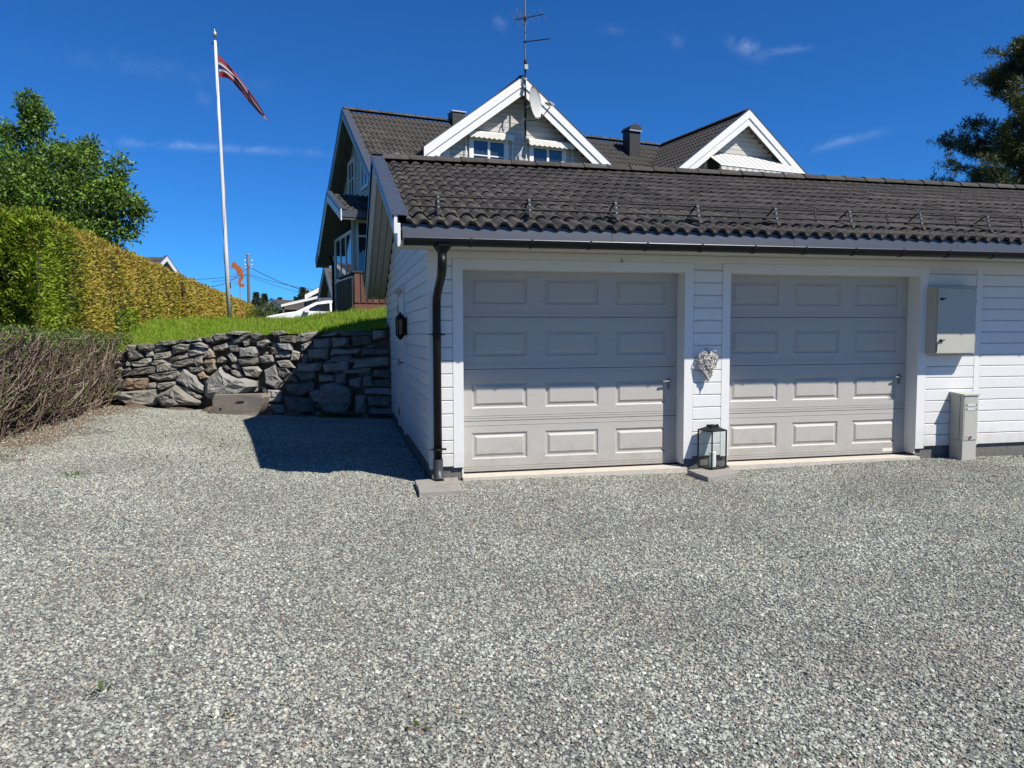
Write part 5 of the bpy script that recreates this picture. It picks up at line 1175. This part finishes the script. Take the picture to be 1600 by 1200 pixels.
sets.append(spray_set(s, w, z, np.array([0, 0, 1.0])[None], np.clip(.8+rng.normal(size=n_)*.15-.3*sm(1, 4, s), 0, 1), np.full(n_, .075)))
Vs = []; Fs = []; Rs = []; o_ = 0
for pos, d, nr, L_, Wd, g_ in sets:
    V, Fq = diamonds(pos, d, nr, L_, Wd); Vs.append(V); Fs.append(Fq+o_); Rs.append(g_); o_ += len(V)
o = link('foliage', np_mesh('foliage', np.concatenate(Vs)-off0, np.concatenate(Fs), np.concatenate(Rs)), THU, hedge); o['kind'] = 'stuff'

# ---- bare twiggy hedge along the yard
TWIG, n, l, b = new_mat('grey_brown_twigs')
at = n.new('ShaderNodeAttribute'); at.attribute_name = 'rnd'; cr = n.new('ShaderNodeValToRGB'); e = cr.color_ramp.elements
e[0].color = (.035, .022, .016, 1); e[1].color = (.40, .335, .27, 1); x_ = e.new(.5); x_.color = (.13, .088, .062, 1)
l.new(at.outputs['Fac'], cr.inputs['Fac']); l.new(cr.outputs['Color'], b.inputs['Base Color']); b.inputs['Roughness'].default_value = .9
bare = thing('bare_hedge', 'low bare twiggy hedge with a few green leaves along the left edge of the yard', 'hedge', (-5.1, 3.0, .2))
YB0, YB1 = -1.2, 8.6
def bare_face(y): return -4.78-.02*y+.05*np.sin(y*1.7)+.03*np.sin(y*4.1)
def bare_top(y): return 1.60-.012*y+.04*np.sin(y*2.3)
n_ = 4700
y0 = rng.uniform(YB0, YB1, n_); dep_ = rng.uniform(0, 1, n_)**1.4*.85; x0 = bare_face(y0)-.10-dep_; g0 = gz(x0, y0)
lev = rng.uniform(0, 1, n_)**.9; z0 = g0+lev*(bare_top(y0)-g0-.25); L_ = rng.uniform(.2, .8, n_)
dirx = rng.uniform(-.1, .75, n_)*(1-.4*lev); diry = rng.normal(size=n_)*.75+.45; dirz = rng.uniform(.1, 1.0, n_)
dv = np.stack([dirx, diry, dirz], -1); dv /= np.linalg.norm(dv, axis=1, keepdims=True); cv = rng.normal(size=(n_, 3))*.28; cv[:, 2] += .10
tk = np.linspace(0, 1, 5)[None, :, None]
P = np.stack([x0, y0, z0], -1)[:, None]+dv[:, None]*L_[:, None, None]*tk+cv[:, None]*(tk**2)*L_[:, None, None]+rng.normal(size=(n_, 5, 3))*.016
P[..., 0] = np.minimum(P[..., 0], bare_face(P[..., 1])+.05+rng.uniform(-.03, .05, (n_, 1))); P[..., 2] = np.minimum(P[..., 2], bare_top(P[..., 1])+rng.uniform(-.1, .05, (n_, 1)))
Rr = (.0034+.0085*rng.uniform(0, 1, n_)**2.0)[:, None]*np.linspace(1, .45, 5)[None]
V1, F1 = tubes(P, Rr, 3); r1 = np.repeat(np.clip(rng.normal(.48, .3, n_), 0, 1), 12)
n2 = 190                                                              # upright stems
y0 = rng.uniform(YB0, YB1, n2); x0 = bare_face(y0)-.08-rng.uniform(0, 1, n2)*.6; g0 = gz(x0, y0)-.05; hh = rng.uniform(.8, 1.3, n2)
P = np.stack([x0, y0, g0], -1)[:, None]+np.stack([rng.uniform(-.1, .25, n2), rng.normal(size=n2)*.35+.15, hh], -1)[:, None]*tk+rng.normal(size=(n2, 5, 3))*.02
V2, F2 = tubes(P, rng.uniform(.007, .018, n2)[:, None]*np.linspace(1, .5, 5)[None], 4); r2_ = np.repeat(rng.uniform(.1, .6, n2), 16)
offb = np.array([-5.1, 3.0, .2])
o = link('twigs', np_mesh('twigs', np.concatenate([V1, V2])-offb, np.concatenate([F1, F2+len(V1)]), np.concatenate([r1, r2_])), TWIG, bare); o['kind'] = 'stuff'
BLEAF = leaf_mat('bare_hedge_leaves', [(0, (.11, .10, .04)), (.4, (.08, .12, .03)), (.75, (.11, .18, .035)), (1, (.2, .32, .05))], trans=.25)
n3 = 20000; y0 = rng.uniform(YB0, YB1, n3); top_ = rng.uniform(0, 1, n3) < .86
z0 = np.where(top_, bare_top(y0)-np.abs(rng.normal(size=n3))*.17+.06, gz(-5+0*y0, y0)+.2+rng.uniform(0, 1.15, n3)); x0 = bare_face(y0)+.06-rng.uniform(0, 1, n3)**np.where(top_, 1, 2.2)*np.where(top_, 1.0, .35)
clump = (np.sin(y0*3.1+x0*5)*np.sin(y0*7.7+z0*9)+rng.uniform(-.9, .9, n3)) > -.15; y0, z0, x0 = y0[clump], z0[clump], x0[clump]; n3 = len(y0)
V, Fq = diamonds(np.stack([x0, y0, z0], -1), rdir(n3)+np.array([.3, 0, .5]), rdir(n3), rng.uniform(.03, .065, n3), rng.uniform(.018, .034, n3))
o = link('leaves', np_mesh('leaves', V-offb, Fq, rng.uniform(0, 1, n3)), BLEAF, bare); o['kind'] = 'stuff'
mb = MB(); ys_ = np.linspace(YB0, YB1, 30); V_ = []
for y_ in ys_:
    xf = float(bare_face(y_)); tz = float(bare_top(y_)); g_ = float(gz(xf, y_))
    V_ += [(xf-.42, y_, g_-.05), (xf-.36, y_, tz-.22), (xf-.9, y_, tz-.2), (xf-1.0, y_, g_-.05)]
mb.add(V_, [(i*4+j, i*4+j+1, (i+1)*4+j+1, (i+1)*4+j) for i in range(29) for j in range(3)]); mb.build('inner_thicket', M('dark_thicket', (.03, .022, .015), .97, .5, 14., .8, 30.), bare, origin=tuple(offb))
# dead leaves and litter on the soil below it
n4 = 1400; y0 = rng.uniform(.2, 8.4, n4); x0 = bare_face(y0)+rng.normal(size=n4)*.22+.12; z0 = gz(x0, y0)+.012
V, Fq = diamonds(np.stack([x0, y0, z0], -1), rdir(n4)*np.array([1, 1, .25]), np.tile([[0, 0, 1.]], (n4, 1))+rdir(n4)*.5, rng.uniform(.015, .045, n4), rng.uniform(.01, .025, n4))
tag(link('leaf_litter', np_mesh('leaf_litter', V, Fq, rng.uniform(0, 1, n4)), leaf_mat('dead_leaves', [(0, (.08, .05, .03)), (.6, (.19, .115, .06)), (1, (.28, .19, .11))], trans=.1)), 'dry brown leaf litter on the soil at the foot of the bare hedge', 'leaf litter', kind='stuff')
# small weeds in the gravel
WEED = leaf_mat('gravel_weeds', [(0, (.05, .08, .015)), (.6, (.09, .15, .02)), (1, (.17, .2, .03))], trans=.3)
wp = []
for (cx, cy, k_, r_) in [(-3.46, .40, 34, .06), (-2.25, 4.3, 40, .22), (-2.15, 2.6, 60, .35), (-2.9, 5.9, 36, .3), (-4.0, 5.6, 24, .2), (-1.9, -4.25, 8, .03), (-1.35, -4.55, 10, .04), (-.62, -4.8, 7, .03), (-2.0, -3.2, 6, .03), (.9, -1.2, 6, .04), (-2.35, 1.4, 30, .3), (-3.7, 3.6, 24, .4), (7.0, -.25, 30, .15), (-2.5, .1, 8, .2), (2.2, -3.2, 5, .03), (3.4, -1.6, 6, .2)]:
    for i in range(k_): wp.append((cx+random.gauss(0, r_), cy+random.gauss(0, r_)))
wp = np.array(wp); n5 = len(wp)
V, Fq = diamonds(np.stack([wp[:, 0], wp[:, 1], gz(wp[:, 0], wp[:, 1])+.006], -1), rdir(n5)*.7+np.array([0, 0, .6]), rdir(n5), rng.uniform(.02, .06, n5), rng.uniform(.007, .018, n5))
tag(link('weeds', np_mesh('weeds', V, Fq, rng.uniform(0, 1, n5)), WEED), 'tiny green weeds sprouting here and there in the gravel', 'weeds', kind='stuff')

# ------------------------------------------------------------------ trees
def wpt(px, py, t_): return CAM+direction(px, py)*t_
def limb_tree(name, label, base, trunk_h, blobs, n_clusters, per, leaf_l, leaf_w, lmat, crad, seed, tips=(), group=None, trunk_r=.16):
    r = np.random.default_rng(seed); t = thing(name, label, 'tree', tuple(base), group=group)
    base = np.asarray(base); mb = MB()
    top = np.array(blobs[0][0])-base
    mb.tube([(0, 0, -.2), (.03, .02, trunk_h*.5), tuple(top*.55+np.array([0, 0, trunk_h*.3])), tuple(top)], [trunk_r, trunk_r*.85, trunk_r*.6, trunk_r*.2], 8)
    cl = []
    vol = np.array([b_[1][0]*b_[1][1]*b_[1][2] for b_ in blobs]); pick = r.choice(len(blobs), n_clusters, p=vol/vol.sum())
    for k in pick:
        c, rad = blobs[k]; d = r.normal(size=3); d /= np.linalg.norm(d); q = np.array(c)+d*np.array(rad)*r.uniform(.35, 1.02)**.6; cl.append(q)
    cl = np.array(cl)
    for q in cl[::max(1, len(cl)//60)]:
        a = np.array([0, 0, trunk_h*r.uniform(.4, .9)]); e_ = q-base; m_ = a*.5+e_*.5+np.array([0, 0, -.15])
        mb.tube([tuple(a), tuple(m_), tuple(e_)], [trunk_r*.28, trunk_r*.16, .008], 5)
    mb.build('trunk', BARK, t)
    for (p0, p1, k_) in tips:
        p0, p1 = np.array(p0), np.array(p1); cl = np.concatenate([cl, p0+(p1-p0)*r.uniform(0, 1, (k_, 1))+r.normal(size=(k_, 3))*.06])
    ctr = np.repeat(cl, per, 0); n_ = len(ctr); off = r.normal(size=(n_, 3)); off *= (crad*r.uniform(.2, 1, n_)**.5/np.linalg.norm(off, axis=1))[:, None]
    sizes = np.repeat(r.uniform(.75, 1.25, len(cl)), per)
    pos = ctr+off*sizes[:, None]*np.array([1, 1, .75]); d = off/crad+r.normal(size=(n_, 3))*.6+np.array([0, 0, -.15]); nr = r.normal(size=(n_, 3))+np.array([0, 0, .8])
    V, Fq = diamonds(pos, d, nr, leaf_l*r.uniform(.6, 1.3, n_), leaf_w*r.uniform(.6, 1.2, n_))
    g_ = np.clip(np.repeat(r.normal(.5, .16, len(cl)), per)+r.normal(size=n_)*.14, 0, 1)
    o = link('crown', np_mesh('crown', V-base, Fq, g_), lmat, t); o['kind'] = 'stuff'
    return t
DLEAF = leaf_mat('broad_leaves', [(0, (.03, .055, .012)), (.35, (.075, .135, .02)), (.7, (.135, .23, .03)), (1, (.2, .32, .045))], trans=.22, nscale=1.4, nvar=.35)
tb_ = wpt(70, 470, 20.0); tb_[2] = 1.0
B = lambda px, py, t_, rx, rz: (tuple(wpt(px, py, t_)), (rx, rx*1.0, rz))
limb_tree('deciduous_tree', 'bushy dark green broadleaf tree rising behind the clipped hedge at the left', tb_, 2.6,
          [B(70, 340, 20, 1.75, 1.85), B(125, 325, 19.6, 1.2, 1.55), B(170, 340, 19.6, .75, 1.15), B(20, 290, 20.4, 1.0, 1.35), B(-60, 330, 20.6, 1.8, 1.9), B(185, 330, 19.8, .45, .6), B(128, 262, 19.8, .45, .6), B(40, 230, 20.2, .55, .55), B(95, 255, 20, .5, .5)],
          900, 64, .115, .058, DLEAF, .27, 5, tips=[(wpt(50, 215, 20.2), wpt(45, 152, 20.2), 26), (wpt(60, 200, 20.2), wpt(66, 165, 20.2), 10), (wpt(20, 225, 20.2), wpt(8, 195, 20.2), 12), (wpt(135, 245, 19.8), wpt(142, 212, 19.8), 9), (wpt(180, 300, 19.7), wpt(186, 250, 19.7), 10), (wpt(205, 330, 19.7), wpt(220, 330, 19.7), 8)])

# pine at the right
NEED = leaf_mat('pine_needles', [(0, (.028, .038, .012)), (.5, (.06, .078, .022)), (1, (.13, .145, .042))], trans=.12, nscale=1.0, nvar=.4)
rp = np.random.default_rng(12)
ptop = wpt(1608, 60, 30); pb = ptop.copy(); pb[2] = .6
t = thing('pine_tree', 'dark pine with open branches standing at the right beyond the garage roof', 'tree', tuple(pb))
Hh = ptop[2]-pb[2]; mb = MB(); mb.tube([(0, 0, -.3), (.05, 0, Hh*.3), (-.05, .05, Hh*.7), (0, 0, Hh)], [.24, .2, .12, .03], 10)
cl = []
for k in range(150):
    f_ = rp.uniform(.36, .99); z = Hh*f_; L_ = (.6+5.4*(1-f_)**.72)*rp.uniform(.5, 1.08); a = rp.uniform(0, 6.283)
    ca = np.array([math.cos(a), math.sin(a), 0]); p0 = np.array([0, 0, z]); p1 = p0+ca*L_*.5+np.array([0, 0, .05*L_]); p2 = p0+ca*L_+np.array([0, 0, .28*L_])
    mb.tube([tuple(p0), tuple(p1), tuple(p2)], [.055*(1.2-f_)+.015, .03, .010], 5)
    ns_ = int(6+L_*9)
    for j in range(ns_):
        g_ = rp.uniform(.35, 1.03); q = p0+(p2-p0)*g_+np.array([0, 0, -.05*L_*math.sin(g_*3.14)])+rp.normal(size=3)*np.array([.24, .24, .14])*(.4+.35*L_*.3)
        cl.append(q); mb.tube([tuple(p0+(p2-p0)*g_*.93), tuple(q)], [.010, .005], 3)
mb.build('trunk', BARK, t)
cl = np.array(cl); per = 26; ctr = np.repeat(cl, per, 0); n_ = len(ctr); d = rp.normal(size=(n_, 3))+np.array([0, 0, .55]); d /= np.linalg.norm(d, axis=1, keepdims=True)
pos = ctr+d*rp.uniform(0, .12, n_)[:, None]
V, Fq = diamonds(pos, d, rp.normal(size=(n_, 3)), rp.uniform(.14, .27, n_), rp.uniform(.022, .042, n_))
o = link('crown', np_mesh('crown', V, Fq, np.clip(np.repeat(rp.normal(.5, .18, len(cl)), per)+rp.normal(size=n_)*.15, 0, 1)), NEED, t); o['kind'] = 'stuff'

# far conifers
def spruce(base, h, label, seed, wide=.24, dens=1.0):
    r = np.random.default_rng(seed); t = thing('spruce_tree', label, 'tree', tuple(base), group='distant conifers')
    MB().tube([(0, 0, -.3), (0, 0, h)], [h*.018, .02], 6).build('trunk', BARK, t)
    n_ = int(2600*dens); f_ = r.uniform(.08, 1, n_)**.8; a = r.uniform(0, 6.283, n_); tier = np.abs(np.sin(f_*22+a*.3)); rad = (1-f_)**.85*h*wide*(.45+.55*tier)*r.uniform(.3, 1.05, n_)*(1+.25*np.sin(a*3+seed))
    pos = np.stack([np.cos(a)*rad, np.sin(a)*rad, f_*h-rad*.25], -1); d = np.stack([np.cos(a), np.sin(a), r.uniform(-.5, .3, n_)], -1)
    V, Fq = diamonds(pos, d, r.normal(size=(n_, 3)), h*r.uniform(.03, .075, n_), h*r.uniform(.012, .028, n_))
    o = link('crown', np_mesh('crown', V, Fq, r.uniform(0, 1, n_)), NEED, t); o['kind'] = 'stuff'
for k, (px, py, t_, wide, lab) in enumerate([(400, 457, 95, .26, 'loose distant pine just right of the hedge end'), (413, 459, 98, .24, 'distant pine nearest the pale house gable'), (437, 465, 110, .30, 'low distant conifer top showing above the pale house roof'), (473, 449, 90, .22, 'pointed dark distant spruce left of the white bargeboards'), (463, 464, 100, .2, 'small pointed spruce beside the taller distant spruce'), (479, 454, 92, .22, 'dark spruce partly hidden behind the white bargeboards'), (392, 472, 100, .3, 'lowest distant conifer touching the end of the clipped hedge')]):
    p_ = wpt(px, py, t_); h = p_[2]-.2; spruce((p_[0], p_[1], .2), h, lab, 40+k, wide)
rt4 = random.Random(4)
# low shrub in front of the pale house
limb_tree('shrub', 'light green shrub growing in front of the pale neighbouring house', np.array([*wpt(424, 490, 44)[:2], 1.0]), .5, [(tuple(wpt(424, 486, 44)), (.55, .55, .55)), (tuple(wpt(412, 492, 44)), (.9, .7, .5)), (tuple(wpt(402, 494, 44)), (.7, .7, .4))], 90, 40, .10, .05,
          leaf_mat('light_shrub_leaves', [(0, (.05, .085, .02)), (1, (.14, .20, .05))], trans=.3), .22, 9, trunk_r=.05)
p_ = wpt(300, 480, 70)

# ------------------------------------------------------------------ neighbouring houses
def small_house(label, apex, half, slope, length, wall_mat, barge, rot, base_z=.6, oh=.45, roofm=TILE, group='neighbouring houses'):
    """gable end facing local -Y at the apex point"""
    t = thing('neighbour_house', label, 'house', (apex[0], apex[1], base_z), rot, group); H_ = apex[2]-base_z; hw = half-.4
    MB().prism([(-hw, -.5), (hw, -.5), (hw, H_-slope*hw-.3), (0, H_-.3), (-hw, H_-slope*hw-.3)], 'xz', oh, length-.4).build('wall', wall_mat, t)
    z = .1
    while z < H_-.5:
        w_ = min(hw, (H_-.28-z-.1)/slope)
        if w_ > .1: MB().prism([(oh-.001, z), (oh-.022, z+.01), (oh-.022, z+.19), (oh-.001, z+.2)], 'yz', -w_, w_).build('board', wall_mat, t)
        z += .2
    for sg in (-1, 1):
        rf_ = MB().prism([(0, H_-.02), (sg*half, H_-slope*half-.02), (sg*half, H_-slope*half-.2), (0, H_-.2)], 'xz', .06, length).build('roof', roofm, t)
        nseg = int(length/.6)
        for k in range(int(half/.33)):
            u_ = sg*(half-k*.33); zz = H_-slope*(half-k*.33)
            MB().prism([(u_, zz-.02), (u_, zz+.05), (u_-sg*.36, zz+slope*.36+.0)], 'xz', .07, length).build('tile_course', roofm, rf_)
        MB().prism([(0, H_+.06), (sg*(half+.02), H_-slope*half+.05), (sg*(half+.02), H_-slope*half-.27), (0, H_-.26)], 'xz', 0, .055).build('barge_board', barge, t)
        MB().prism([(0, H_+.085), (sg*(half+.04), H_-slope*half+.075), (sg*(half+.04), H_-slope*half+.052), (0, H_+.062)], 'xz', -.02, .12).build('barge_flashing', FLASH, t)
        MB().prism([(0, H_-.201), (sg*(half-.02), H_-slope*half-.201), (sg*(half-.02), H_-slope*half-.22), (0, H_-.22)], 'xz', .056, oh).build('soffit', SOFFITD, t)
    return t
a_ = wpt(506, 416, 42); small_house('grey house with dark tiled gable roof glimpsed left of the balcony', (a_[0], a_[1], a_[2]), 2.3, 1.05, 9, HOUSEG, HOUSEG, R(-76))
hb = wpt(500, 447, 52); small_house('dark roofed house with broad white bargeboards above the parked car', (hb[0]+1.2, hb[1], hb[2]+.55), 2.2, .55, 8, SOFFITD, TRIM, R(6))
hc = wpt(423.5, 467, 62); hC = small_house('pale small house with a grey gable roof beyond the lawn', tuple(hc), 2.5, .78, 10, M('pale_blue_white_paint', (.62, .64, .66), .5, .03), TRIM, R(-42))
MB().tube([(1.9, 4.5, hc[2]-.6-1.0), (1.9, 4.5, hc[2]-.6+.55)], .06, 8).build('flue_pipe', BLACKM, hC)
hdh = wpt(261, 401, 45); small_house('black roofed house with white bargeboards peeping over the clipped hedge', tuple(hdh), 2.6, .55, 11, TRIM, TRIM, R(78))
t = thing('carport', 'low white roofed carport between the pale house and the parked car', 'carport', tuple(wpt(465, 497, 48)*np.array([1, 1, 0])+np.array([0, 0, 1.0])), R(10))
c0 = wpt(452, 480, 48); c1 = wpt(480, 466, 48); zz0, zz1 = c0[2]-1.0, c1[2]-1.0
MB().prism([(-1.0, zz0), (1.3, zz1), (1.3, zz1+.16), (-1.0, zz0+.16)], 'xz', -.1, 5).build('roof', TRIM, t)
for x, z in ((-.85, zz0), (1.1, zz1)):
    for y in (.1, 4.6): MB().box(x-.06, x+.06, y-.06, y+.06, -.3, z+.02).build('post', SOFFITD, t)
MB().box(-.9, 1.15, 4.7, 4.8, -.3, zz0).build('back_wall', SOFFITD, t)

# ------------------------------------------------------------------ parked car (nose to the left)
CARW = M('white_car_paint', (.72, .74, .77), .18, .01, spec=.6)
CGLASS = glass_mat('car_glass', (.015, .018, .022), .04); TYRE = M('tyre_rubber', (.02, .02, .02), .85); RIM = M('alloy_rim', (.45, .45, .46), .3, metallic=.9)
cpos = wpt(410, 497, 30.5); t = thing('parked_car', 'white estate car parked beyond the lawn beside the balcony', 'car', (cpos[0], cpos[1], 1.30), R(4))
L_ = 4.6
prof = [(.0, .45), (.02, .80), (.18, .96), (.9, 1.10), (1.25, 1.15), (1.30, 1.16), (2.05, 1.52), (2.5, 1.60), (3.3, 1.62), (4.1, 1.55), (4.45, 1.05), (4.58, .95), (4.6, .5), (4.4, .30), (.3, .28)]
mb = MB(); V_ = []; n_ = len(prof)
def half_w(z, f_): return f_*(.90-.16*max(0, z-1.0)/.6)
for f_ in (-1, -.93, 0, .93, 1):
    for x, z in prof:
        sh = 0 if abs(f_) < .99 else 1
        xx = x+(.06 if x < .5 else -.06 if x > 4.3 else 0)*sh; zz = z-(.05*sh if z > .6 else -.03*sh)
        V_.append((xx, half_w(zz, f_), zz))
F_ = [(k*n_+i, k*n_+(i+1) % n_, (k+1)*n_+(i+1) % n_, (k+1)*n_+i) for k in range(4) for i in range(n_)]+[tuple(range(n_-1, -1, -1)), tuple(4*n_+i for i in range(n_))]
mb.add(V_, F_); mb.build('body', CARW, t)
for sg in (-1, 1):
    for pts in ([(1.62, 1.18), (2.14, 1.44), (2.62, 1.50), (2.62, 1.16)], [(2.70, 1.16), (2.70, 1.51), (3.45, 1.51), (3.45, 1.16)], [(3.53, 1.16), (3.53, 1.51), (4.0, 1.45), (4.22, 1.18)]):
        mb = MB(); V_ = [(x, sg*(abs(half_w(z, 1))+.004), z) for x, z in pts]+[(x, sg*(abs(half_w(z, 1))-.03), z) for x, z in pts]; m_ = len(pts)
        mb.add(V_, [tuple(range(m_))]+[(i, m_+i, m_+(i+1) % m_, (i+1) % m_) for i in range(m_)]); mb.build('side_window', CGLASS, t)
    mb = MB(); mb.box(1.62, 1.80, sg*.98-.09, sg*.98+.09, 1.12, 1.26); mb.build('mirror', CARW, t)
    MB().tube([(2.2, sg*.66, 1.63), (2.3, sg*.66, 1.67), (3.9, sg*.66, 1.66), (4.0, sg*.66, 1.60)], .018, 6).build('roof_rail', RIM, t)
    for x in (.85, 3.65):
        w_ = MB().lathe([(.30, -.10), (.335, -.08), (.335, .08), (.30, .10)], (x, sg*.82, .335), 24, 'y').build('wheel', TYRE, t); MB().lathe([(.21, -.105), (.21, .105)], (x, sg*.82, .335), 16, 'y').build('rim', RIM, w_)
    MB().box(.02, .16, sg*.66-.17, sg*.66+.17, .68, .80).build('headlight', GLASS, t); MB().box(4.47, 4.56, sg*.70-.13, sg*.70+.13, .82, 1.0).build('tail_light', M('red_lens', (.35, .02, .02), .2), t)
    MB().box(2.74, 2.90, sg*.905-.012, sg*.905+.012, .93, .96).build('door_handle', CARW, t)
mb = MB(); mb.add([(1.36, -.72, 1.19), (1.36, .72, 1.19), (2.05, .64, 1.475), (2.05, -.64, 1.475), (1.40, -.72, 1.17), (1.40, .72, 1.17), (2.09, .64, 1.46), (2.09, -.64, 1.46)], [(0, 1, 2, 3), (4, 7, 6, 5), (0, 4, 5, 1), (1, 5, 6, 2), (2, 6, 7, 3), (3, 7, 4, 0)])
o = mb.build('windscreen', CGLASS, t); o.location = (-.03, 0, .03)
MB().box(2.2, 3.9, -.5, -.42, 1.68, 1.72).build('roof_bar', RIM, t)

# ------------------------------------------------------------------ utility pole with wires
ub = wpt(387, 396, 60); t = thing('utility_pole', 'wooden utility pole with insulators and wires behind the hedge end', 'utility pole', (ub[0], ub[1], .8)); Hh = ub[2]-.8
MB().tube([(0, 0, -.3), (0, 0, Hh*.5), (0, 0, Hh-.15)], [.15, .13, .10], 10).build('pole', M('grey_weathered_pole', (.20, .17, .145), .9, .2, 6.), t)
MB().lathe([(.13, Hh-.15), (.10, Hh-.02), (.02, Hh)], (0, 0, 0), 10).build('cap', STEEL, t)
for z, s_ in ((Hh-.62, .22), (Hh-.95, .20), (Hh-1.2, .16)):
    MB().bar((-s_, 0, z), (s_*1.5, 0, z), .05, .05).build('bracket', STEEL, t)
    for x in (-s_, s_*1.4): MB().lathe([(.035, z), (.055, z+.06), (.03, z+.13)], (x, 0, 0), 8).build('insulator', TRIM, t)
WIRE = M('wire_black', (.03, .035, .045), .6)
def wire(p0, p1, sag, r_=.014):
    p0, p1 = np.array(p0), np.array(p1); pts = [tuple(p0+(p1-p0)*f_-np.array([0, 0, sag*4*f_*(1-f_)])) for f_ in np.linspace(0, 1, 17)]
    MB().tube(pts, r_, 5).build('wire', WIRE, t)
orig = np.array([ub[0], ub[1], .8])
wire((0, 0, Hh-1.0), wpt(560, 470, 52)-orig, .5, .022); wire((0, 0, Hh-1.65), wpt(620, 452, 60)-orig, .7, .018); wire((0, 0, Hh-1.75), wpt(600, 466, 60)-orig, .7, .014)
wire((0, 0, Hh-1.65), wpt(200, 434, 60)-orig, .3, .018); wire((0, 0, Hh-1.05), wpt(330, 448, 46)-orig, .3, .018); wire((0, 0, Hh-1.7), wpt(330, 440, 62)-orig, .1, .014)
